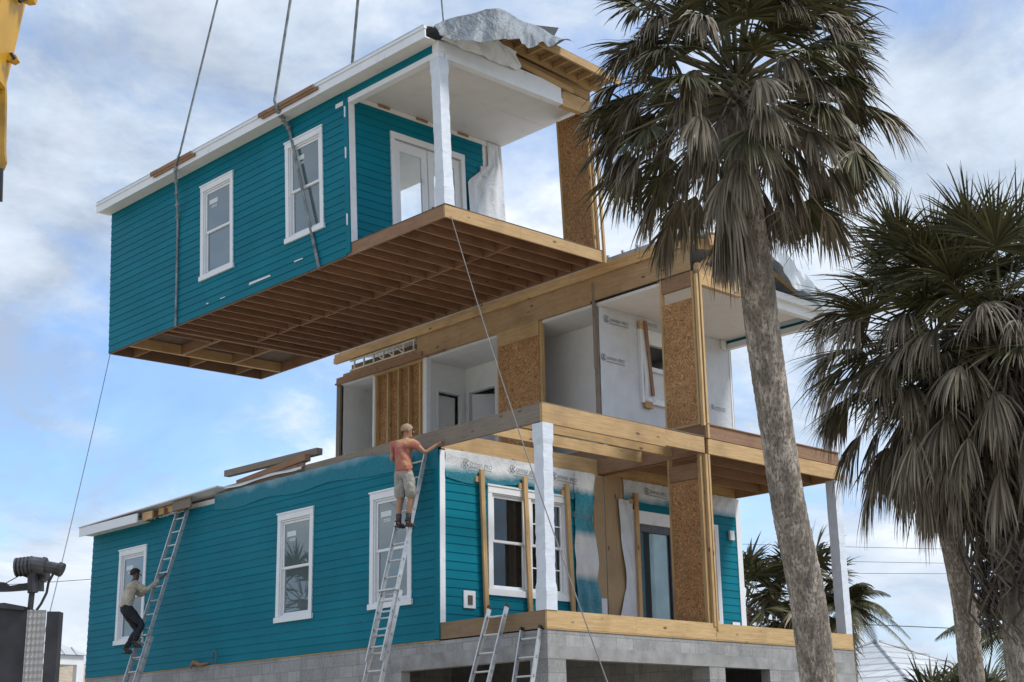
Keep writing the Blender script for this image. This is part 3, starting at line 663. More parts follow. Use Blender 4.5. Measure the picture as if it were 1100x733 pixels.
def dtarp(u, v):
    x = 5.75+u*2.4; top = 7.70-.54*(x-5.9); low = max(6.60-.02*sin(u*20), 7.0-.74*(x-6.15)); low = min(low, top-.04)
    return (x, -.40-.10*v-.035*sin(u*23+v*4)-.02*sin(u*47), top-v*(top-low)+.02*sin(u*31))
part('roof_tarp', sheet(60, 10, dtarp), M['tarp_thin'], D, smooth=True)
def dtarp2(u, v):
    x = 5.75+u*2.4; return (x, -.40+v*1.6-.035*sin(u*23)*(1-v)-.02*sin(u*47)*(1-v), 7.70-.54*(x-5.9)+.02*sin(u*31)+.02*sin(v*9+u*5)*v)
part('roof_tarp', sheet(40, 8, dtarp2), M['tarp_thin'], D, smooth=True)

# ================================================================== MODULE C (hanging from the crane)
CP = Vector((-0.6896, 1.6173, 7.1598)); CE = (-0.0145, -0.0333, 0.0344)
CMAT = Matrix.Translation(CP) @ Euler(CE).to_matrix().to_4x4()
C = thing('house_module', 'teal module hanging in the air from crane slings, floor joists bare underneath', 'house module', CMAT @ Vector((0,0,-.25)), (0,0,-.25), CE)
wC = [(6.35, 7.53), (3.36, 4.55)]; ZC0, ZC1 = .56, 2.62
hC = [(a+.1, b-.1, ZC0+.05, ZC1-.12) for a, b in wC]
m = MB(); siding(m, 'L', P+.1, LC, -.23, 3.12, hC, .158); part('wall', m, M['teal'], C)
m = MB(); slab(m, 'L', P, LC, -.12, -.001, .002, 3.1, hC); m.box(.12, W-.02, LC-.12, LC, .002, 3.1); part('wall_core', m, M['drywall'], C)
for a, b in wC: window(C, 'L', a, b, ZC0, ZC1, 'glass_film')
m = MB(); pbox(m, 'L', P-.026, P+.1, 0, .03, -.2, 2.95); part('corner_board', m, M['teal'], C)
m = MB(); pbox(m, 'F', 0, .15, 0, .028, -.0, 2.84); part('corner_board', m, M['white'], C)
# paint chips and scrapes
m = MB()
for y, z, l, h in ((5.05, -.02, .75, .05), (4.0, .06, .3, .03), (6.6, -.06, .2, .02), (7.2,-.05,.1,.03)): m = MB().add([pt('L', y, .028, z), pt('L', y+l, .028, z+.0), pt('L', y+l*.96, .028, z+h), pt('L', y+.04, .028, z+h*.8)], [(0,1,2,3)]); part('bare_patch', m, M['membrane'], C)
for z in (.35, 1.7, 2.55): m = MB().add([pt('L', P+.03, .033, z), pt('L', P+.07, .033, z+.02), pt('L', P+.07, .033, z+.25), pt('L', P+.02, .033, z+.22)], [(0,1,2,3)]); part('bare_patch', m, M['membrane'], C)
# front wall with the glazed double door
dC = (1.05, 3.06)
hD = [(dC[0]+.1, dC[1]-.1, 0, 2.42)]
m = MB(); siding(m, 'F', .15, 3.62, .01, 3.04, hD, .158); part('front_wall', m, M['teal'], C)
m = MB(); slab(m, 'F', 0, W-.02, -.12, 0, 0, 3.04, hD); part('front_wall_core', m, M['drywall'], C)
c = MB(); pbox(c, 'F', dC[0], dC[0]+.1, 0, .04, 0, 2.42); pbox(c, 'F', dC[1]-.1, dC[1], 0, .04, 0, 2.42); pbox(c, 'F', dC[0], dC[1], 0, .045, 2.42, 2.55)
d_ = part('double_door', c, M['white'], C)
for a, b in ((1.16, 2.04), (2.07, 2.95)):
    c = MB(); 
    for x0, x1, y0, y1 in ((a, a+.15, .02, 2.40), (b-.15, b, .02, 2.40), (a+.15, b-.15, 2.20, 2.40), (a+.15, b-.15, .02, .42)): pbox(c, 'F', x0, x1, -.06, -.015, y0, y1)
    part('door_leaf', c, M['white'], d_)
    c = MB(); pbox(c, 'F', a+.15, b-.15, -.04, -.035, .42, 2.20); part('pane', c, M['glass'], d_)
c = MB(); c.box(2.13, 2.16, P-.03, P+.01, 1.0, 1.2); c.ball((2.14, P-.05, 1.06), .03); part('handle', c, M['steel2'], d_)
c = MB(); pbox(c, 'F', 3.50, 3.70, .02, .06, 2.20, 2.42); part('light_box', c, M['grey_box'], C)
def cwrap(u, v):
    z = .02+v*3.0; x = 3.22+u*.94
    x0 = 3.12 if z < 2.0 else 3.12+.62*min(1, (z-2.0)/.5); x = x0+u*(4.16-x0)
    return (x, P-.032-.028*abs(sin(u*9+sin(z*2.2)*1.3+z))-.02*sin(u*23+z*2)*.5, z)
part('house_wrap', sheet(34, 40, cwrap), M['wrap'], C, 'crinkled white plastic over the right end of the porch wall', smooth=True)
def cwrap2(u, v): 
    z = 2.1+v*.9; x = 3.3+u*.5; return (x, P-.066-.02*sin(u*9+z*3)*0, z)
# seam side: ragged plan of rooms
m = MB(); m.box(W-.1, W-.01, 6.6, 7.4, 0, 3.04); m.box(W-.1, W-.01, 8.2, LC-.12, 0, 3.04); part('marriage_wall', m, M['drywall'], C)
m = MB(); m.box(.12, W-.02, 6.5, 6.6, 0, 3.04); m.box(2.2, 2.3, 6.6, LC-.12, 0, 3.04); part('partition', m, M['drywall'], C)
m = MB(); m.box(.1, W-.0, .12, LC-.05, 3.045, 3.09); part('ceiling', m, M['soffit'], C)
m = MB(); m.box(.14, W-.05, 1.28, 1.292, 3.038, 3.044); part('ceiling_seam', m, M['drywall'], C)
for x in (.75, 1.75, 2.9): part('torn_trim', MB().box(x, x+.3, P-.05, P-.03, 2.98, 3.03), M['ply'], C)
m = MB(); m.box(.16, W-.1, P-.028, P-.001, 2.94, 3.036); part('frieze', m, M['soffit'], C)
# floor
m = MB(); m.box(.0, W, 0, LC, -.022, 0); part('bounce_sheet', MB().box(.12, W-.1, P+.13, LC-.13, .003, .012), M['drywall'], C); part('subfloor', m, simple('stained_subfloor', (.10,.06,.035), .8, .3, 4), C)  # pale sheet over the subfloor, added unseen to bounce light up to the ceiling
m = MB(); m.box(0, .038, .04, P+.1, -.25, -.024); part('floor_rim', m, M['brown1'], C)
m = MB(); m.box(0, 1.9, 0, .038, -.25, -.024); m.box(1.903, W, 0, .038, -.25, -.024); part('floor_rim', m, M['pine0'], C)
m = MB(); m.box(.002, .038, P+.1, LC-.04, -.25, -.024); m.box(W-.038, W, .04, LC-.04, -.25, -.024); m.box(.0, W, LC-.038, LC, -.25, -.024); part('floor_rim', m, M['brown1'], C)
y = .4; k = 0
while y < 8.7:
    m = MB(); m.box(.04, W-.04, y, y+.04, -.245+random.uniform(0,.006), -.024); part('joist', m, M['red0'], C); y += .405; k += 1
for y in (8.78, 10.35):
    m = MB(); m.box(.04, W-.04, y, y+.08, -.245, -.024); part('joist', m, M['pine0' if y > 9 else 'brown0'], C)
for x in (1.35, 2.75):
    m = MB(); m.box(x, x+.08, 8.86, 10.35, -.245, -.024); part('floor_header', m, M['brown1'], C)
for x in (.6, 2.1, 3.4): part('blocking', MB().box(x, x+.04, 10.43, LC-.04, -.24, -.024), M['brown1'], C)
y = .44
for i in range(20):
    xx = 2.06+(.05 if i % 2 else 0); part('blocking', MB().box(xx, xx+.04, y, y+.365, -.245, -.06), M['brown1'], C); y += .405
for bx in ((1.44, 2.74, 9.5, 9.54, -.24, -.024), (.04, 1.34, 9.1, 9.14, -.24, -.1)): part('blocking', MB().box(*bx), M['brown0'], C)
column(C, 0, 0, 0, 2.84, bot=True, top=True)
osb_pier(C, W-.11, .08, .90, 0, 3.0, None, (0, .09), 2.99)
m = MB(); m.box(W-.005, W+.045, -.05, .0, -.26, 2.9); m.box(W-.06, W-.015, .04, .078, 0, 2.9); part('marriage_post', m, M['pine2'], C)
m = MB(); m.box(W-.08, W, .9, LC, 3.10, 3.3); part('seam_beam', m, M['brown1'], C)
# porch beams
m = MB(); m.box(-.012, .14, .0, P+.35, 2.84, 2.945); m.box(-.005, .14, .14, P, 2.946, 3.04); m.box(-.02, .16, -.02, .14, 2.946, 3.14); part('side_beam', m, M['white'], C)
m = MB(); m.box(-.006, .10, .16, P+.1, 2.947, 3.135); part('beam_panel', m, M['teal'], C)
m = MB(); m.box(.15, 3.30, -.012, .12, 2.84, 2.96); m.box(.16, 3.28, -.004, .12, 2.961, 3.24); part('front_beam', m, M['white'], C)
m = MB(); m.box(3.302, W, -.004, .11, 2.82, 3.14); part('front_beam', m, M['pine0'], C, 'bare timber end of the porch beam')
# eave: fascia, soffit
m = MB(); m.box(-.34, -.312, -.02, LC+.12, 3.10, 3.27); m.box(-.36, -.30, -.03, LC+.13, 3.272, 3.32); part('fascia', m, M['white'], C)
m = MB(); m.box(-.311, .02, -.0, LC+.1, 3.11, 3.135); m.box(-.31,0,LC+.08,LC+.1,3.136,3.27); part('eave_soffit', m, M['soffit'], C)
m = MB(); m.add([(-.35,0,3.325),(1.1,0,3.70),(1.1,LC+.1,3.70),(-.35,LC+.1,3.325),(-.35,0,3.36),(1.1,0,3.74),(1.1,LC+.1,3.74),(-.35,LC+.1,3.36)], [(0,3,2,1),(4,5,6,7),(0,1,5,4),(1,2,6,5),(2,3,7,6),(3,0,4,7)])
part('roof', m, M['metaltrim'], C)
for y0, y1 in ((7.25, 8.95), (3.05, 4.95)):
    m = MB(); m.box(-.385, -.345, y0, y1-.1, 3.19, 3.245); m.box(-.40, -.365, y0+.1, y1-.3, 3.246, 3.33); m.box(-.40, -.365, y1-.28, y1, 3.246, 3.335); part('sling_guard_board', m, M['brown1'], C, 'rough timber strapped to the eave under a sling')
# folded rake frame with plywood
m = MB(); roofslab(m, 1.15, 3.70, W+.2, 3.50, -.62, LC, .02); part('roof_panel', m, M['ply'], C)
m = MB()
for y, w_ in ((-.60, .05), (-.10, .05)): m.beam((1.3, y, 3.61), (W+.2, y, 3.42), w_, .15)
for i in range(8): x = 1.5+.36*i; m.box(x, x+.04, -.57, -.13, 3.56-.066*(x-1.5), 3.66-.066*(x-1.5))
m.beam((1.5, -.03, 3.40), (3.6, -.03, 3.20), .04, .09); m.beam((1.4, .06, 3.45), (W, .06, 3.30), .04, .22)
part('rake_frame', m, M['pine0'], C)
def gable(u, v):
    x = .02+u*(1.95+.12*sin(v*5)); ztop = 3.26+.30*min(1, u*1.5)-.12*u*u; z = 3.15+v*(ztop-3.15); return (x, -.05-.16*v-.02*sin(u*15+v*4)-.012*sin(u*37), z)
part('house_wrap', sheet(60, 8, gable), M['wrap'], C, 'loose white plastic on the gable above the porch beam', smooth=True)
def CTOP(x, u): return 3.34+.46*min(1, max(0, x+.15)/.85)**.8-.03*max(0, x-1.3)+.025*sin(u*19)
def CY(x): return -.10-.60*min(1, max(0, x)/.9)
def ctarp(u, v):
    x = -.15+u*2.85; top = CTOP(x, u)
    low = 3.12-.10*sin(u*9) if x < 1.2 else 3.05+(x-1.2)*.42+.05*sin(u*30)
    low = min(low, top-.05); fold = .13*abs(sin(u*8))**.6+.05*abs(sin(u*19+v*2))+.02*sin(u*57+v*5)
    z = top-v*(top-low); return (x, CY(x)-(fold+.08)*v, z)
part('roof_tarp', sheet(90, 14, ctarp), M['tarp'], C, smooth=True)
def ctarp2(u, v):
    x = -.15+u*2.85; return (x, CY(x)+v*1.3, CTOP(x, u)+.02*sin(v*7+u*9)*min(1, v*9)-.02*v)
part('roof_tarp', sheet(60, 6, ctarp2), M['tarp'], C, smooth=True)
m = MB(); m.prism([(1.75, 3.84), (2.70, 4.08), (2.52, 3.80), (2.1, 3.74)], (0, -.56, 0), (1,0,0), (0,0,1), (0,1,0), .03); part('felt_flap', m, M['black'], C)

# ================================================================== foundation
F = thing('block_foundation', 'grey concrete block ground storey under the house with open bays', 'foundation', (0,0,GZ), (0,0,GZ))
ZT = -.306; ZL = -.75
m = MB()
m.box(0, .2, 3.62, LA, GZ, ZT)
m.box(0, .4, 0, .4, GZ, ZL-.001); 
m.box(3.95, 4.38, 0, .4, GZ, ZL-.001); m.box(5.67, X2, 0, .2, GZ, ZL-.001)
m.box(X2-.2, X2, .2, LA, GZ, ZT); m.box(.2, X2-.2, LA-.2, LA, GZ, ZT)
m.box(.002, X2, .002, .2, -.55, ZT)
m.box(.0, .2, .2, 3.619, -.50, ZT)
part('block_wall', m, M['cmu'], F)
m = MB(); m.box(-.004, X2-2.7, -.004, .2, ZL, -.551); m.box(-.003, .2, .2, 3.9, ZL, -.501); m.box(5.7, X2, -.002, .2, ZL, -.551); part('lintel', m, M['concrete'], F)
m = MB(); m.box(4.1, 4.3, .4, LA-.2, GZ, ZT); m.box(.2, 4.1, 7.0, 7.2, GZ, ZT); part('inner_wall', m, M['cmu'], F)

# ================================================================== ground
m = MB(); n = 40; E = 400
def gxy(i): t = (i/n-.5)*2; return E*t*abs(t)**1.5
m.add([(gxy(i), gxy(j), GZ+(.05*wob(gxy(i)*.05, gxy(j)*.05) if abs(gxy(i)) > 25 or abs(gxy(j)) > 25 else 0)) for j in range(n+1) for i in range(n+1)],
      [(j*(n+1)+i, j*(n+1)+i+1, (j+1)*(n+1)+i+1, (j+1)*(n+1)+i) for j in range(n) for i in range(n)])
part('ground', m, M['sand'], kind='structure')

# ================================================================== ladders
def ladder(name_label, y0, y1, xt, zt, slope, split=None, caps=False, group='aluminium ladders leaning on the house'):
    """y0 < y1 rails; leans with dx/dz = slope on the side wall; split: height where the wider lower section starts"""
    xb = xt-(zt-GZ)*slope
    t = thing('ladder', name_label, 'ladder', (xb, (y0+y1)/2, GZ), (xb, (y0+y1)/2, GZ), group=group)
    ax = Vector((xt-xb, 0, zt-GZ)).normalized(); nr = Vector((-ax.z, 0, ax.x))
    def at(z, y, off=0): return Vector((xt-(zt-z)*slope, y, z))+nr*off
    secs = [(GZ if split is None else split-1.2, zt, 0.0, 0.0)]
    if split is not None: secs.append((GZ, split, -.055, .03))
    for za, zb, off, wd in secs:
        for y in (y0-wd, y1+wd):
            m = MB(); m.beam(at(za, y, off), at(zb, y, off), .028, .075, nr); part('rail', m, M['alu'], t)
            if caps: m = MB(); m.beam(at(zb-.02, y, off), at(zb+.03, y, off), .034, .082, nr); part('end_cap', m, M['rubber'], t)
        z = zb-.16; 
        while z > za+.1:
            m = MB(); a = at(z, y0-wd-.02, off); b = at(z, y1+wd+.02, off); m.tube([a, b], .017, 8)
            r_ = part('rung', m, M['alu'], t)
            m = MB()
            for y in (y0-wd, y1+wd): c = at(z, y, off); m.tube([c-Vector((0,.017,0)), c+Vector((0,.017,0))], .023, 8)
            part('rung_end', m, M['rubber'], r_)
            z -= .295
    if split is not None:
        m = MB(); m.box(*sorted((at(split, y0).x-.08, at(split, y0).x+.02)), y0-.04, y1+.04, split-.01, split+.02); part('bracket', m, M['alu'], t)
    for y in (y0-.02, y1+.02):
        m = MB(); c = at(GZ+.03, y, -.05 if split is not None else 0); m.box(c.x-.06, c.x+.06, c.y-.03, c.y+.03, GZ, GZ+.05); part('foot', m, M['rubber'], t)
    return at
l1 = ladder('long extension ladder carrying the man in the orange shirt', 2.90, 3.30, -.04, 3.0, .262, .55)
l2 = ladder('extension ladder at the far end of the wall, climbed by the man in jeans', 10.75, 11.17, -.08, 3.02, .29, .35)
ladder('short ladder whose top reaches the deck rim, left of the porch post', .85, 1.27, -.06, .13, .35, caps=True, group='short ladders at the deck')
ladder('lowest ladder, its capped top against blocks under the porch post', .12, .54, -.03, -.27, .24, -2.2, caps=True, group='short ladders at the deck')

# ================================================================== people
def skin(nodes, edges, root, lvl=2):
    names = list(nodes); me = bpy.data.meshes.new('s')
    me.from_pydata([tuple(nodes[n][0]) for n in names], [(names.index(a), names.index(b)) for a, b in edges], [])
    ob = bpy.data.objects.new('s', me); COL.objects.link(ob)
    md = ob.modifiers.new('s', 'SKIN'); md.use_smooth_shade = True
    for i, n in enumerate(names):
        r = nodes[n][1]; r = (r, r) if not isinstance(r, tuple) else r
        me.skin_vertices[0].data[i].radius = r; me.skin_vertices[0].data[i].use_root = (n == root)
    sb = ob.modifiers.new('b', 'SUBSURF'); sb.levels = lvl; sb.render_levels = lvl
    bpy.context.view_layer.update()
    ev = ob.evaluated_get(bpy.context.evaluated_depsgraph_get()); em = ev.to_mesh()
    mb = MB(); mb.v = [tuple(v.co) for v in em.vertices]; mb.f = [tuple(p.vertices) for p in em.polygons]
    bpy.data.objects.remove(ob); return mb
SK1 = simple('tanned_skin', (.34,.17,.10), .55, .12, 8); SK2 = simple('brown_skin', (.10,.055,.035), .55, .12, 8)
def crease(mb, amp=.010):
    mb.v = [(x+amp*wob(z*2.3+y, x*2+z), y+amp*wob(z*2.9+x, y*2-z*1.7), z+amp*.6*wob(x*5, y*5+z)) for x, y, z in mb.v]; return mb
def person(label, O, az, jt, skinm, clothes, head_az, hair_c, beard=False):
    """jt: joint -> (right, forward, up) from O, or ('w', x, y, z) for a world point"""
    Fv = Vector((cos(az), sin(az), 0)); Rv = Vector((sin(az), -cos(az), 0)); O = Vector(O)
    def J(k):
        v = jt[k]
        return Vector(v[1:]) if v[0] == 'w' else O+Rv*v[0]+Fv*v[1]+Vector((0,0,v[2]))
    p = {k: J(k) for k in jt}
    HF = Vector((cos(head_az), sin(head_az), 0)); HR = Vector((sin(head_az), -cos(head_az), 0)); up = Vector((0,0,1))
    hd = p['head']
    n = {}; e = []
    def a(k, pos, r, to=None):
        n[k] = (pos, r); 
        if to: e.append((k, to))
    a('pelvis', p['pelvis'], (.135,.10)); a('waist', p['waist'], (.125,.09), 'pelvis'); a('chest', p['chest'], (.155,.105), 'waist')
    a('upper', p['neck']-up*.10, (.10,.08), 'chest'); a('neck', p['neck'], .055, 'upper'); a('jaw', hd-up*.055+HF*.015, .07, 'neck'); a('skull', hd+up*.035-HF*.005, (.083,.095), 'jaw')
    a('crown_', hd+up*.10-HF*.01, .05, 'skull')
    for s in 'lr':
        a('sh'+s, p['sh'+s], .062, 'upper'); a('el'+s, p['el'+s], .042, 'sh'+s)
        fa = p['ha'+s]-p['el'+s]; wr = p['el'+s]+fa*.80; a('wr'+s, wr, .028, 'el'+s); dr = fa.normalized()
        a('pm'+s, wr+dr*.06, (.040,.018), 'wr'+s)
        sd = dr.cross(up); sd = sd.normalized() if sd.length > .1 else Rv
        for k, (o_, l_) in enumerate(((-.03,.062), (-.01,.075), (.011,.070), (.03,.056))):
            b0 = wr+dr*.098+sd*o_; a(f'f{k}{s}', b0, .0095, 'pm'+s); a(f'g{k}{s}', b0+dr*l_*.5-up*.012, .0085, f'f{k}{s}'); a(f'h{k}{s}', b0+dr*l_*.62-up*.05, .008, f'g{k}{s}')
        sg = -1 if s == 'l' else 1
        a('th'+s, wr+dr*.05+sd*.05*sg-up*.012, .011, 'pm'+s); a('ti'+s, wr+dr*.085+sd*.055*sg-up*.04, .009, 'th'+s)
        a('hp'+s, p['hp'+s], .092, 'pelvis'); a('kn'+s, p['kn'+s], .06, 'hp'+s)
        cf = p['kn'+s].lerp(p['an'+s], .35)-Fv*.015; a('cf'+s, cf, .054, 'kn'+s); a('an'+s, p['an'+s], .037, 'cf'+s)
        a('to'+s, p['an'+s]+Fv*.13-up*.05, (.04,.025), 'an'+s)
    body = skin(n, e, 'pelvis')
    # nose, ears and eyes belong to the head
    body.ball(hd+HF*.105+up*.005, .016, 6, 5, (1,1,1.5))
    for s in (-1, 1): body.ball(hd+HR*.088*s-HF*.005+up*.01, .026, 6, 5, (.8,.8,1.3))
    me = part('person', body, skinm, None, label, True, 'person', loc=O)
    ob = me
    for s in (-1, 1):
        m = MB(); m.ball(hd+HF*.085+HR*.033*s+up*.035, .012, 6, 5); part('eye', m, M['vent'], ob, smooth=True)
    # hair
    m = MB(); c = hd+up*.045-HF*.012; nu, nv = 14, 9; vs = []
    for i in range(nv+1):
        t_ = pi*.62*i/nv
        for j in range(nu):
            a_ = 2*pi*j/nu; f_ = cos(a_); lim = 1.0 if f_ < .3 else 1-.42*(f_-.3)/.7
            tt = t_*lim; rr = .104+.006*random.uniform(-1, 1)
            vs.append(c+HF*(rr*1.08*sin(tt)*cos(a_))+HR*(rr*.95*sin(tt)*sin(a_))+up*(rr*1.03*cos(tt)))
    m.add(vs, [(i*nu+j, (i+1)*nu+j, (i+1)*nu+(j+1)%nu, i*nu+(j+1)%nu) for i in range(nv) for j in range(nu)]); part('hair', m, hair_c, ob, smooth=True)
    if beard:
        m = MB(); m.ball(hd-up*.07+HF*.035, .05, 10, 7, (1,1,.9)); part('beard', m, hair_c, ob, smooth=True)
    g = .017
    for kind, mat in clothes:
        q = {}; ee = []
        def c_(k, r, to=None, pos=None):
            q[k] = (pos or n[k][0], r); 
            if to: ee.append((k, to))
        if kind in ('tshirt', 'long_shirt'):
            c_('waist', (.175,.135)); c_('hem', (.178,.14), 'waist', p['pelvis']-up*.02); c_('chest', (.195,.145), 'waist'); c_('upper', (.14,.105), 'chest'); c_('nk', .068, 'upper', p['neck']-up*.045)
            for s in 'lr':
                c_('sh'+s, .095, 'upper')
                if kind == 'tshirt': c_('sl'+s, .08, 'sh'+s, p['sh'+s].lerp(p['el'+s], .62))
                else:
                    c_('el'+s, .055, 'sh'+s); c_('cu'+s, .044, 'el'+s, p['el'+s].lerp(n['wr'+s][0], .8))
            part('shirt', crease(skin(q, ee, 'waist', 3), .013), mat, ob, smooth=True)
        if kind in ('shorts', 'jeans'):
            c_('pelvis', (.165,.128)); c_('wb', (.155,.118), 'pelvis', p['pelvis']+up*.10)
            for s in 'lr':
                c_('hp'+s, .112, 'pelvis')
                if kind == 'shorts': c_('md'+s, .118, 'hp'+s, p['hp'+s].lerp(p['kn'+s], .5)); c_('kn'+s, .10, 'md'+s, p['hp'+s].lerp(p['kn'+s], 1.05))
                else: c_('kn'+s, .078, 'hp'+s); c_('cf'+s, .068, 'kn'+s); c_('an'+s, .060, 'cf'+s, n['an'+s][0]+up*.02)
            part(kind if kind == 'shorts' else 'jeans', crease(skin(q, ee, 'pelvis', 3), .014), mat, ob, smooth=True)
            if kind == 'jeans':
                pass
        if kind == 'shoes':
            for s in 'lr':
                an = n['an'+s][0]; m = skin({'a': (an-Fv*.05-up*.035, (.048,.04)), 'b': (an+Fv*.05-up*.045, (.05,.036)), 'c': (an+Fv*.15-up*.055, (.048,.028)), 'd': (an+up*.035, .047)}, [('a','b'),('b','c'),('a','d')], 'a')
                sh = part('shoe', m, mat, ob, smooth=True)
                m = MB(); pts = [(-.085,-.035), (-.085,.035), (.06,.043), (.14,.038), (.165,0), (.14,-.038), (.06,-.043)]
                m.prism(pts, an-up*.088, Fv, Rv, up, .02); part('sole', m, M['rubber'], sh)
        if kind == 'socks':
            for s in 'lr':
                an = n['an'+s][0]; m = MB(); m.tube([an, an+(n['cf'+s][0]-an).normalized()*.14], [.05,.052], 10); part('sock', m, mat, ob, smooth=True)
        if kind == 'gloves':
            pass
    return ob
def tie_dye():
    m, nt, b = newmat('faded_orange_shirt'); f = noise(nt, coords(nt), 3.2, 3, .5)
    nt.links.new(ramp(nt, f, [(.3, (.33,.095,.075)), (.52, (.40,.14,.11)), (.62, (.42,.24,.10))]), b.inputs['Base Color']); b.inputs['Roughness'].default_value = .85
    bump(nt, b, noise(nt, coords(nt), 9, 3), .8, .06); return m
def cloth(name, c, var=.25):
    m, nt, b = newmat(name); f = noise(nt, coords(nt), 5, 5, .6)
    nt.links.new(ramp(nt, f, [(.3, tuple(x*(1-var) for x in c)), (.7, tuple(x*(1+var) for x in c))]), b.inputs['Base Color']); b.inputs['Roughness'].default_value = .9
    bump(nt, b, noise(nt, coords(nt), 11, 3), .9, .06); return m
fz = 1.62; fx = l1(1.56, 3.1).x-.02
O1 = (fx-.05, 2.96, fz+.02)
person('man in an orange t-shirt and grey shorts standing high on the long ladder, back turned', O1, R(14),
    dict(anl=(-.10,-.02,.08), anr=(.09,.0,.08), knl=(-.11,.03,.50), knr=(.11,.05,.50), hpl=(-.09,0,.93), hpr=(.09,0,.93), pelvis=(0,-.02,.98), waist=(0,-.03,1.13), chest=(.0,-.03,1.34),
         neck=(.02,.0,1.54), head=(.05,.03,1.665), shl=(-.19,-.02,1.46), shr=(.20,0,1.46), ell=(-.29,.02,1.20), hal=(-.20,.24,1.20), elr=(.36,.12,1.27), har=('w', -.06, 2.50, 3.10)),
    SK1, [('tshirt', tie_dye()), ('shorts', cloth('stained_grey_shorts', (.30,.29,.26), .35)), ('socks', M['black']), ('shoes', cloth('dark_trainers', (.06,.05,.05)))], R(-25), simple('cropped_fair_hair', (.30,.20,.12), .8, .2, 30), True)
fx2 = l2(0.05, 11).x
O2 = (fx2-.16, 11.16, -.02)
person('man in a tan long sleeved shirt and dark jeans climbing the far ladder', O2, R(-18),
    dict(anl=(-.08,-.02,.10), anr=(.10,.10,.22), knl=(-.09,.20,.50), knr=(.11,.26,.60), hpl=(-.09,-.06,.90), hpr=(.09,-.06,.90), pelvis=(0,-.09,.95), waist=(0,-.06,1.10), chest=(0,.01,1.31),
         neck=(.0,.05,1.49), head=(.0,.09,1.62), shl=(-.19,.03,1.41), shr=(.19,.05,1.41), ell=(-.20,.26,1.22), hal=('w', l2(1.40, 11.17).x-.04, 11.17, 1.44), elr=(.22,.30,1.30), har=('w', l2(1.62, 10.75).x-.04, 10.77, 1.64)),
    SK2, [('long_shirt', cloth('tan_work_shirt', (.42,.37,.30))), ('jeans', cloth('dark_jeans', (.016,.019,.028), .4)), ('shoes', cloth('brown_boots', (.07,.05,.04)))], R(-20), simple('black_hair', (.012,.01,.009), .8, .3, 30))

# ================================================================== ropes and slings
def sag(a, b, s, n=24):
    a = Vector(a); b = Vector(b); return [a.lerp(b, i/n)+Vector((0,0,-s*4*(i/n)*(1-i/n))) for i in range(n+1)]
def cw(x, y, z): return CMAT @ Vector((x, y, z))
m = MB(); m.tube(sag(cw(.12, -.02, -.22), (-5.6, -7.6, GZ), .35), .008, 5)
part('tag_line', m, M['rope'], None, 'thin rope hanging from the front corner of the raised module', cat='rope', group='tag lines of the raised module', loc=(-5.6,-7.6,GZ))
m = MB(); m.tube(sag(cw(.02, LC-.02, -.24), (-9.54, -1.15, GZ), .25), .008, 5)
part('tag_line', m, M['rope'], None, 'thin rope hanging from the far left corner of the raised module', cat='rope', group='tag lines of the raised module', loc=(-9.54,-1.15,GZ))
def sling(label, path, w, th, side_n):
    """flat webbing along a path; width axis is chosen per run"""
    mb = MB(); pts = [Vector(p) for p in path]
    for k_, (a, b) in enumerate(zip(pts, pts[1:])):
        if k_ == 0 and abs((b-a).normalized().x) > .9: mb.beam(a, b, .05, .006, (0, 0, 1))
        else: mb.beam(a, b+(b-a).normalized()*.01, w, th, side_n)
    for k in range(5):
        c = pts[1].lerp(pts[2], .2*k+.1) if len(pts) > 2 else pts[0]
        mb.box(c.x-.016, c.x+.016, c.y-.055, c.y+.055, c.z-.03, c.z+.03)
    part('lifting_sling', mb, M['strap'], None, label, cat='sling', group='crane slings round the raised module')
HK = 17.0
sling('grey lifting sling crossing the teal wall left of both raised windows', [cw(-.045, 8.42, -.262), cw(-.045, 8.38, 2.1), cw(-.40, 7.95, 3.20), cw(-.44, 7.7, 3.4), (-.75, 8.3, HK)], .055, .02, (1,.1,0))
sling('grey lifting sling crossing the raised window nearest the porch', [cw(-.045, 3.50, -.262), cw(-.045, 4.37, 2.88), cw(-.40, 4.30, 3.20), cw(-.44, 4.33, 3.4), (-.75, 5.6, HK)], .065, .025, (1,.1,0))
sling('sling rising behind the roof of the raised module, above its middle', [cw(W+.05, 8.1, 1.0), cw(W+.05, 8.1, 3.6), cw(W+.05, 8.0, 4.0), (3.2, 9.2, HK)], .09, .02, (1,.1,0))
sling('thin sling rising behind the tarp at the front of the raised roof', [cw(W+.05, 3.6, 1.0), cw(W+.05, 4.05, 3.6), cw(W+.05, 4.1, 4.0), (2.95, 6.2, HK)], .03, .02, (1,.1,0))

# ================================================================== lumber on the low roof
for i, (x, y0, y1, z, dz, mat) in enumerate(((.16, 6.75, 9.2, 3.45, .13, 'brown1'), (.30, 6.55, 9.9, 3.66, .13, 'grey1'), (.05, 6.7, 8.3, 3.39, .07, 'brown1'))):
    m = MB(); m.beam((x, y0, z+(.10 if i == 0 else 0)), (x+.02, y1, z+(.06 if i == 1 else -.06)), .14 if i < 2 else .05, dz)
    part('loose_lumber', m, M[mat], None, ['thick brown timber lying low along the roof edge above the teal wall', 'uppermost weathered grey timber of the pile on the low roof', 'short brown board lying in front of the timber pile'][i], cat='timber', group='timbers lying on the low roof', loc=(x, (y0+y1)/2, z-dz/2))
m = MB(); m.tube([(-.09, 10.35, -.29), (-.10, 10.2, -.20), (-.08, 10.0, -.27), (-.06, 9.7, -.24)], [.03,.05,.04,.012], 8)
m.tube([(-.05, 9.65, -.27), (-.05, 9.62, -.05), (-.05, 9.55, .0), (-.05, 9.47, -.04), (-.05, 9.45, -.27)], .007, 6)
